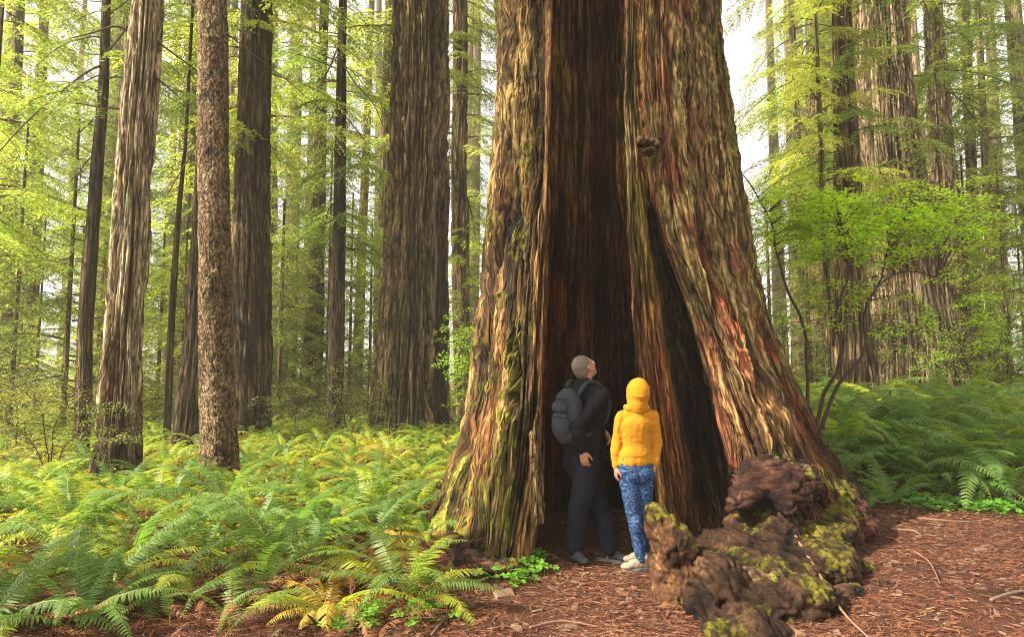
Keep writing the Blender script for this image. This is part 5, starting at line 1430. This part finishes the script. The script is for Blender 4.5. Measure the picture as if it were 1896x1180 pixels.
# ------------------------------------------------------------------ litter on the path
def litter():
    rng = np.random.default_rng(4)
    def region(n, y0, y1):
        Y = y0 + (y1 - y0) * rng.random(n) ** 1.2; px = rng.uniform(-100, 2050, n); x = (px - 948) / FPX * Y
        return x, Y
    # needle sprays and slivers: slightly curved flat strips
    x, Y = region(120000, 3.9, 10.5)
    bed = (x < -.95 - (6 - Y) * .1)
    dens = fbm(x * 1.3, Y * 1.3, o=3, seed=2)
    k = (rng.random(len(x)) < np.where(bed, .45, 1) * sst(.25, .55, dens) + .15)
    k &= ~((x > 0.1) & (x < 1.1) & (Y > 6.6))
    x, Y = x[k], Y[k]; z = hgt(x, Y) + 0.02 * (fbm(x * 9, Y * 9, o=3, seed=21) - .5) * sst(16, 8, np.hypot(x, Y - 6)) + .004 + rng.random(len(x)) * .012
    a = rng.uniform(0, 2 * PI, len(x)); a = np.where(rng.random(len(x)) < .5, rng.normal(-.35, .5, len(x)), a)
    l = rng.gamma(3, .014, len(x)) + .015; w = rng.uniform(.0018, .0045, len(x)) * (1 + (Y > 7) * .6)
    D = np.stack([np.cos(a), np.sin(a), rng.normal(.02, .10, len(x))], 1)
    pal_ = np.array([(.26, .085, .035), (.36, .14, .06), (.17, .055, .028), (.42, .24, .12), (.10, .045, .028), (.30, .10, .05)])
    c = pal_[rng.integers(0, len(pal_), len(x))] * rng.uniform(.4, 1.0, (len(x), 1))
    G = Geo(); leaves(G, np.stack([x, Y, z], 1), D, np.stack([rng.normal(0, .3, len(x)), rng.normal(0, .3, len(x)), np.ones(len(x))], 1), l, w * 2, c, .15)
    # redwood sprigs: a rachis with short needles
    x, Y = region(3800, 3.9, 9.5); k = (x > -1.3); x, Y = x[k], Y[k]
    for i in range(len(x)):
        m = 16; aa = rng.uniform(0, 2 * PI); L_ = rng.uniform(.06, .15); u = np.linspace(0, 1, m); bend = rng.normal(0, .6)
        ang = aa + bend * u; px_ = x[i] + np.cumsum(np.cos(ang)) * L_ / m; py_ = Y[i] + np.cumsum(np.sin(ang)) * L_ / m
        zz = hgt(px_, py_) + .014 + .01 * u
        P = np.stack([px_, py_, zz], 1); P2 = np.repeat(P, 2, 0); s = np.tile([1, -1], m); an2 = np.repeat(ang, 2) + s * .9
        D = np.stack([np.cos(an2), np.sin(an2), rng.normal(.05, .15, 2 * m)], 1)
        cc = np.array([(.34, .11, .045), (.24, .075, .03), (.40, .18, .07)][rng.integers(0, 3)]) * rng.uniform(.6, 1.15)
        leaves(G, P2, D, np.tile([[0, 0, 1.]], (2 * m, 1)), .014, .0035, cc, .1)
    m, nt, o = new_mat('needle_litter'); a_ = N(nt, 'ShaderNodeAttribute'); a_.attribute_name = 'Col'
    b = N(nt, 'ShaderNodeBsdfPrincipled', Roughness=.8); nt.links.new(a_.outputs['Color'], b.inputs['Base Color']); nt.links.new(b.outputs[0], o.inputs[0])
    ob = link('needle_litter', G.mesh('needle_litter', m)); tag(ob, 'reddish fallen needles and sprigs strewn over the path', 'needles', None, 'stuff')
    # chips of bark
    G = Geo(); x, Y = region(1500, 3.9, 9); k = x > -1.6; x, Y = x[k], Y[k]
    for i in range(len(x)):
        s = rng.gamma(3, .006) + .006; R_ = np.array(Matrix.Rotation(rng.uniform(0, 6.3), 3, 'Z') @ Matrix.Rotation(rng.normal(0, .3), 3, 'X'))
        b_ = np.array([(-1, -.5, 0), (.8, -.6, 0), (1.1, .4, 0), (-.9, .55, 0), (-.8, -.4, .3), (.7, -.45, .35), (.9, .3, .3), (-.7, .4, .25)]) * s * rng.uniform(.6, 1.4, 3)
        V = b_ @ R_.T + [x[i], Y[i], hz(x[i], Y[i]) + .003]
        G.add(V, np.array([(0, 3, 2, 1), (4, 5, 6, 7), (0, 1, 5, 4), (1, 2, 6, 5), (2, 3, 7, 6), (3, 0, 4, 7)]), np.array([(.12, .06, .035), (.2, .11, .07), (.07, .035, .022), (.2, .13, .08)][rng.integers(0, 4)]))
    ob = link('bark_chips', G.mesh('bark_chips', m)); tag(ob, 'small chips of bark scattered over the path', 'bark chips', None, 'stuff')
    # dead fronds lying in the fern bed and round the left foot
    V0, F0, C0 = [], [], []; n = 0
    for k_ in ('d0', 'd1', 'd2'):
        me = FR[k_]; v = np.empty(len(me.vertices) * 3, np.float32); me.vertices.foreach_get('co', v); f = np.empty(len(me.loops), np.int32); me.loops.foreach_get('vertex_index', f)
        V0.append(v.reshape(-1, 3)); F0.append(f.reshape(-1, 4))
    Vs, Fs, Cs = [], [], []
    for i in range(470):
        if i < 330: Y_ = rng.uniform(4.1, 9); x_ = rng.uniform(-.75 * Y_, -.75 + .3 * (6 - Y_))
        elif i < 420: Y_ = rng.uniform(4.6, 6.4); x_ = rng.uniform(-1.6, -.45)
        else: Y_ = rng.uniform(8.6, 11); x_ = rng.uniform(4.4, .75 * Y_)
        j = rng.integers(0, 3); s = rng.uniform(.5, .9)
        M_ = np.array(Matrix.Rotation(rng.uniform(0, 6.3), 3, 'Z') @ Matrix.Rotation(rng.uniform(-.2, .35), 3, 'X') @ Matrix.Rotation(rng.normal(0, .8), 3, 'Y')) * s
        v = V0[j] @ M_.T; v[:, 2] = np.maximum(v[:, 2], -.0) * .5 + rng.uniform(.02, .22)
        v[:, :2] += (x_, Y_); v[:, 2] += hz(x_, Y_)
        Vs.append(v); Fs.append(F0[j] + n); n += len(v); Cs.append(np.broadcast_to(np.array(rng.uniform(.5, 1.3)) * np.ones(3), v.shape))
    ob = link('dead_fern_litter', np_mesh('dead_fern_litter', np.concatenate(Vs), np.concatenate(Fs), M_FERN_D, False, np.concatenate(Cs)))
    tag(ob, 'rust brown dead fronds lying among the green ferns', 'dead ferns', None, 'stuff')
litter()

def stick(pts, r0, r1, label, col=(.20, .13, .09), dz=.02):
    P = []
    for px, py, h in pts:
        g = ground_pt(px, py); P.append([g.x, g.y, g.z + h])
    G = Geo(); G.tube(cr(P, 16), np.linspace(r0, r1, 16), 7, col)
    o = link('stick', G.mesh('stick', M_TWIG, True)); tag(o, label, 'stick', 'fallen sticks on the path')
stick([(1475, 1060, .28), (1520, 1110, .16), (1560, 1150, .06), (1610, 1190, .02)], .012, .006, 'thin reddish stick leaning off the big root mass to the path', (.30, .16, .10))
stick([(1700, 964, .02), (1745, 970, .03), (1800, 972, .02)], .012, .007, 'pale straight stick at the near edge of the right fern bank', (.24, .14, .09))
stick([(1650, 985, .02), (1690, 990, .03), (1708, 998, .02)], .011, .006, 'short pale stick on the needles right of the big root', (.24, .14, .09))
stick([(1835, 1118, .02), (1870, 1108, .03), (1905, 1100, .02)], .011, .006, 'bare grey stick on the path at the right edge', (.27, .19, .13))
stick([(800, 1185, .03), (850, 1130, .04), (905, 1120, .03), (960, 1128, .02)], .010, .004, 'thin curved twig on the dark soil below the left foot', (.16, .10, .07))
stick([(1690, 1025, .02), (1722, 1050, .03), (1740, 1085, .02)], .009, .005, 'bent reddish twig in the middle of the right-hand path', (.28, .12, .08))
stick([(980, 1170, .02), (1040, 1160, .03), (1110, 1168, .02)], .009, .005, 'short brown twig on the path at the bottom edge', (.24, .13, .09))
g0 = at(252, 855, 10.3); g1 = ground_pt(290, 905)
G = Geo(); G.tube(cr([list(g0), [(g0.x + g1.x) / 2, (g0.y + g1.y) / 2 + .02, (g0.z + g1.z) / 2 + .03], [g1.x, g1.y, g1.z]], 12), np.linspace(.035, .045, 12), 8, (.13, .06, .035))
tag(link('broken_limb', G.mesh('broken_limb', M_TWIG, True)), 'broken brown limb leaning on the pale redwood foot', 'limb')

# ------------------------------------------------------------------ leafy shrubs, vine maple, sorrel
def spray_plant(name, label, cat, stems, regions, mat, leaf, nper, rad, seed, group=None, star=False, base=None, flat=.10, twc=(.085, .05, .035), leafc=(1, 1, 1)):
    """stems: list of (list of (px,py,Y), r0, r1); regions: list of (px,py,Y, hw px, hh px, hY m, count)"""
    rng = np.random.default_rng(seed)
    W = Geo(); G = Geo(); SP = []
    for pts, r0, r1 in stems:
        P = cr([list(at(*p)) for p in pts], 26); P = P + (np.stack([fbm(np.arange(26) * .35, np.full(26, k * 9. + seed), o=2, seed=seed) for k in range(3)], 1) - .5) * .06
        W.tube(P, np.linspace(r0, r1, 26), 7, twc); SP.append(P)
    SPa = np.concatenate(SP) if SP else None
    for px, py, Y, hw, hh, hY, cnt in regions:
        for _ in range(cnt):
            q = rng.normal(0, .5, 3); q = np.clip(q, -1.1, 1.1)
            c = np.array(at(px + q[0] * hw, py + q[1] * hh, Y + q[2] * hY))
            j = np.argmin(((SPa - c) ** 2).sum(1) + 2.0 * np.maximum(SPa[:, 2] - c[2], 0)); s0 = SPa[j]
            d = c - s0; L = np.linalg.norm(d)
            midp = s0 + d * .5 + [0, 0, .12 * L] + rng.normal(0, .05 * L, 3)
            W.tube(cr([s0, midp, c], 8), np.linspace(min(.010, .004 + .003 * L), .0022, 8), 4, twc, False)
            dirh = math.atan2(d[1], d[0]) + rng.normal(0, .5)
            m = nper
            r = np.sqrt(rng.random(m)) * rad * rng.uniform(.7, 1.2); a = dirh + rng.uniform(-1.5, 1.5, m) * (.6 + .6 * rng.random())
            P = c + np.stack([np.cos(a) * r, np.sin(a) * r, rng.normal(0, flat * rad, m) - .25 * r ** 2 / rad], 1)
            for t in range(3):
                e = P[rng.integers(0, m)]; W.tube([c, (c + e) / 2 + [0, 0, .01], e], [.0025, .002, .0012], 3, twc, False)
            la = a + rng.normal(0, .8, m); tilt = rng.normal(-.15, .3, m)
            D = np.stack([np.cos(la), np.sin(la), tilt], 1); Nn = np.stack([rng.normal(0, .3, m), rng.normal(0, .3, m), np.ones(m)], 1)
            cc = leafcol(m, rng, .7, 1.3, .12) * rng.uniform(.75, 1.25) * np.array(leafc)
            l = rng.uniform(.7, 1.2, m) * leaf[0]
            if star:
                for da, k_ in ((0, 1.0), (.75, .85), (-.75, .85), (1.6, .55), (-1.6, .55)):
                    sd = np.cross(Nn, D); D2 = unit(D) * math.cos(da) + unit(sd) * math.sin(da)
                    leaves(G, P, D2, Nn, l * k_, leaf[1] * k_, cc, .08)
            else: leaves(G, P, D, Nn, l, leaf[1], cc, .08, .5)
    b = base or (stems[0][0][0]); bp = at(*b)
    root = empty(name, (bp.x, bp.y, hz(bp.x, bp.y))); tag(root, label, cat, group)
    under(link('stems', W.mesh('stems', M_TWIG, True)), root); under(link('foliage', G.mesh('foliage', mat)), root)
    return root
MY = 9.3
spray_plant('vine_maple', 'vine maple with crooked stems and a bright green layered crown, on the right bank', 'tree',
    [([(1497, 800, MY), (1494, 700, MY), (1493, 640, MY), (1484, 590, MY), (1456, 535, MY), (1440, 480, MY), (1432, 420, MY), (1402, 360, MY), (1378, 325, MY)], .026, .008),
     ([(1512, 805, MY), (1522, 740, MY), (1548, 690, MY - .1), (1556, 640, MY - .2), (1545, 590, MY - .2), (1560, 545, MY - .3), (1575, 500, MY - .3), (1560, 420, MY)], .030, .009),
     ([(1520, 805, MY + .1), (1545, 725, MY + .1), (1580, 680, MY), (1602, 640, MY), (1598, 590, MY), (1612, 550, MY - .1), (1650, 512, MY), (1700, 503, MY), (1745, 520, MY)], .028, .008),
     ([(1604, 560, MY), (1630, 520, MY), (1640, 470, MY), (1655, 420, MY + .3), (1690, 380, MY + .3)], .016, .005),
     ([(1545, 640, MY + .4), (1536, 560, MY + .4), (1526, 480, MY + .4), (1520, 400, MY + .4)], .020, .008)],
    [(1590, 395, MY, 200, 62, .9, 175), (1460, 410, MY, 95, 70, .6, 56), (1710, 415, MY + .2, 120, 65, .7, 66), (1580, 460, MY - .3, 130, 34, .5, 34), (1620, 560, MY, 170, 60, .7, 30)],
    M_BROAD, (.040, .020), 42, .30, 5, star=True)
# a side bough with a clot of dead brown twigs
HX = 10.5
spray_plant('huckleberry_shrub', 'loose pale green shrub between the frame edge and the pale leaning redwood', 'shrub',
    [([(90, 890, HX), (86, 820, HX), (70, 750, HX), (40, 700, HX)], .012, .004), ([(92, 890, HX), (100, 800, HX), (130, 740, HX), (170, 700, HX - .2)], .012, .004), ([(95, 890, HX), (120, 830, HX), (180, 790, HX - .3), (250, 800, HX - .5)], .010, .004),
     ([(88, 890, HX), (60, 820, HX), (10, 780, HX), (-50, 760, HX)], .010, .004)],
    [(90, 760, HX, 130, 90, .8, 90), (190, 790, HX - .4, 80, 50, .4, 34), (20, 810, HX, 90, 70, .6, 40)], M_SHRUB, (.034, .017), 34, .26, 6, 'leafy shrubs')
spray_plant('huckleberry_shrub', 'sprig of pale oval leaves crossing the middle of the pale redwood foot', 'shrub',
    [([(170, 900, 9.7), (190, 850, 9.7), (225, 815, 9.6), (258, 800, 9.5)], .007, .003)], [(235, 805, 9.6, 30, 18, .15, 9), (205, 750, 9.7, 18, 8, .1, 3)], M_SHRUB, (.034, .018), 22, .16, 16, 'leafy shrubs')
spray_plant('huckleberry_shrub', 'low round shrub behind the broad dark redwood foot, right side', 'shrub',
    [([(545, 800, 17), (548, 760, 17), (560, 720, 17)], .012, .005)], [(545, 755, 17, 60, 40, .8, 55)], M_SHRUB, (.06, .03), 34, .35, 7, 'leafy shrubs')
spray_plant('huckleberry_shrub', 'pale green shrub at the foot of the slim straight redwood', 'shrub',
    [([(640, 800, 18), (640, 760, 18), (650, 700, 18), (660, 660, 18)], .014, .005)], [(650, 730, 18, 60, 80, .8, 75), (600, 770, 17.5, 30, 25, .3, 14)], M_SHRUB, (.06, .03), 34, .38, 8, 'leafy shrubs')
spray_plant('huckleberry_shrub', 'bright bush filling the gap between the furrowed trunk and the hollow giant', 'shrub',
    [([(862, 800, 16), (860, 720, 16), (856, 650, 16)], .02, .006)], [(862, 650, 16, 34, 70, .7, 60), (868, 740, 16, 24, 40, .5, 14)], M_BROAD, (.055, .03), 34, .34, 9, 'leafy shrubs')
spray_plant('huckleberry_shrub', 'hazy golden bush at the left edge, below the distant redwoods', 'shrub',
    [([(30, 820, 14), (30, 760, 14), (24, 700, 14)], .02, .006)], [(25, 740, 14, 80, 60, .9, 80)], M_SHRUB, (.05, .025), 34, .36, 10, 'leafy shrubs', leafc=(1.5, 1.1, .6))
spray_plant('huckleberry_shrub', 'big light green shrub behind the right bank, under the widest redwood', 'shrub',
    [([(1800, 760, 13.5), (1795, 690, 13.5), (1780, 640, 13.5)], .03, .008), ([(1800, 760, 13.5), (1840, 660, 13.5), (1870, 600, 13.5)], .02, .006)], [(1810, 640, 13.5, 120, 70, 1.0, 110), (1860, 560, 13.5, 60, 80, .8, 50)], M_BROAD, (.05, .028), 30, .36, 11, 'leafy shrubs')
spray_plant('huckleberry_shrub', 'pale bush between the maple stems and the hollow giant right flank', 'shrub',
    [([(1450, 760, 13), (1455, 690, 13), (1450, 620, 13)], .02, .006)], [(1455, 640, 13, 50, 80, .8, 70)], M_SHRUB, (.05, .026), 32, .34, 12, 'leafy shrubs')

def clover(name, label, pts, seed, hw=.02):
    rng = np.random.default_rng(seed); G = Geo()
    for px, py, spread, n in pts:
        g = ground_pt(px, py)
        for _ in range(n):
            x, y = g.x + rng.normal(0, spread), g.y + rng.normal(0, spread * .8); h = rng.uniform(.03, .13); z = hz(x, y)
            a0 = rng.uniform(0, 2 * PI); s = rng.uniform(.022, .040)
            nn = unit(np.array([rng.normal(0, .25), rng.normal(-.15, .25), 1.]))
            G.tube([[x, y, z], [x, y, z + h]], [.0018, .0014], 3, (.6, .5, .3), False)
            for k in range(3):
                a = a0 + k * 2.094; d = np.array([math.cos(a), math.sin(a), 0]); d = unit(d - nn * (d @ nn)); sd = np.cross(nn, d)
                c0 = np.array([x, y, z + h]); q = [(0, 0), (.55, .55), (1.0, .62), (1.12, .25), (.92, 0), (1.12, -.25), (1.0, -.62), (.55, -.55)]
                V = np.array([c0 + d * u * s + sd * v * s + nn * (abs(v) * s * .15) for u, v in q])
                G.add(V, np.array([(0, 1, 2, 3), (0, 3, 4, 4 if 0 else 5), (0, 5, 6, 7)]), rng.uniform(.7, 1.3) * np.ones(3))
    o = link(name, G.mesh(name, M_CLOVER)); tag(o, label, 'sorrel', None, 'stuff')
clover('sorrel_patch', 'clover-like sorrel leaves on the soil right of the hollow left foot', [(985, 1065, .09, 46), (960, 1085, .07, 26), (1000, 1045, .05, 12), (800, 1080, .10, 30), (790, 1140, .12, 40), (700, 1150, .16, 50), (640, 1165, .15, 30), (815, 990, .05, 12), (1300, 1120, .03, 6), (905, 1085, .06, 8)], 3)
clover('sorrel_patch', 'carpet of sorrel along the near edge of the right fern bank', [(1660, 930, .22, 90), (1730, 940, .28, 130), (1800, 945, .28, 130), (1870, 950, .25, 110), (1620, 905, .15, 40)], 4)

# ------------------------------------------------------------------ unseen trees added beside the viewpoint to shade the man and the path
def shade_tree(x, y, r, crown, cz, cs, lab, H=26):
    root = empty('redwood_tree', (x, y, hz(x, y)))
    z = np.linspace(-.3, H, 50); th = np.arange(28) / 28 * 2 * PI; TH, Z = np.meshgrid(th, z)
    rr = r * (1 - .5 * Z / H) * (1 + .3 * np.exp(-Z / .8)); d = rr * .2 * (fiss(np.cos(TH) * 3, np.sin(TH) * 3, Z * .3, o=2, seed=int(abs(x) * 7)) - .8)
    V = np.stack([(rr + d) * np.cos(TH), (rr + d) * np.sin(TH), Z], -1).reshape(-1, 3)
    C = mix(PAL['brown'][0], PAL['brown'][1], fbm(np.cos(TH) * 4, np.sin(TH) * 4, Z * .6, o=3, seed=2)).reshape(-1, 3)
    link('trunk', np_mesh('trunk', V, grid_faces(28, 50), M_BARK, True, C, np.stack([TH * r, Z], -1).reshape(-1, 2)), root)
    c = link('crown', crown_proto(crown), root); c.location = (0, 0, cz); c.scale = (cs,) * 3; c.rotation_euler = (0, 0, x)
    tag(root, lab, 'tree', 'unseen redwoods added for shade'); return root
shade_tree(-6.6, 3.25, .36, 'tall', 11.5, .8, 'unseen redwood added outside the left edge so its trunk shades the man')
#shade_tree(-9.6, 1.6, .22, 'bush2', 3.2, 1.0, 'young redwood outside the left edge shading the nearest ferns')
shade_tree(-7.5, -2.2, .3, 'bush', 6.5, 1.1, 'unseen redwood added behind the viewpoint to shade the lower path')
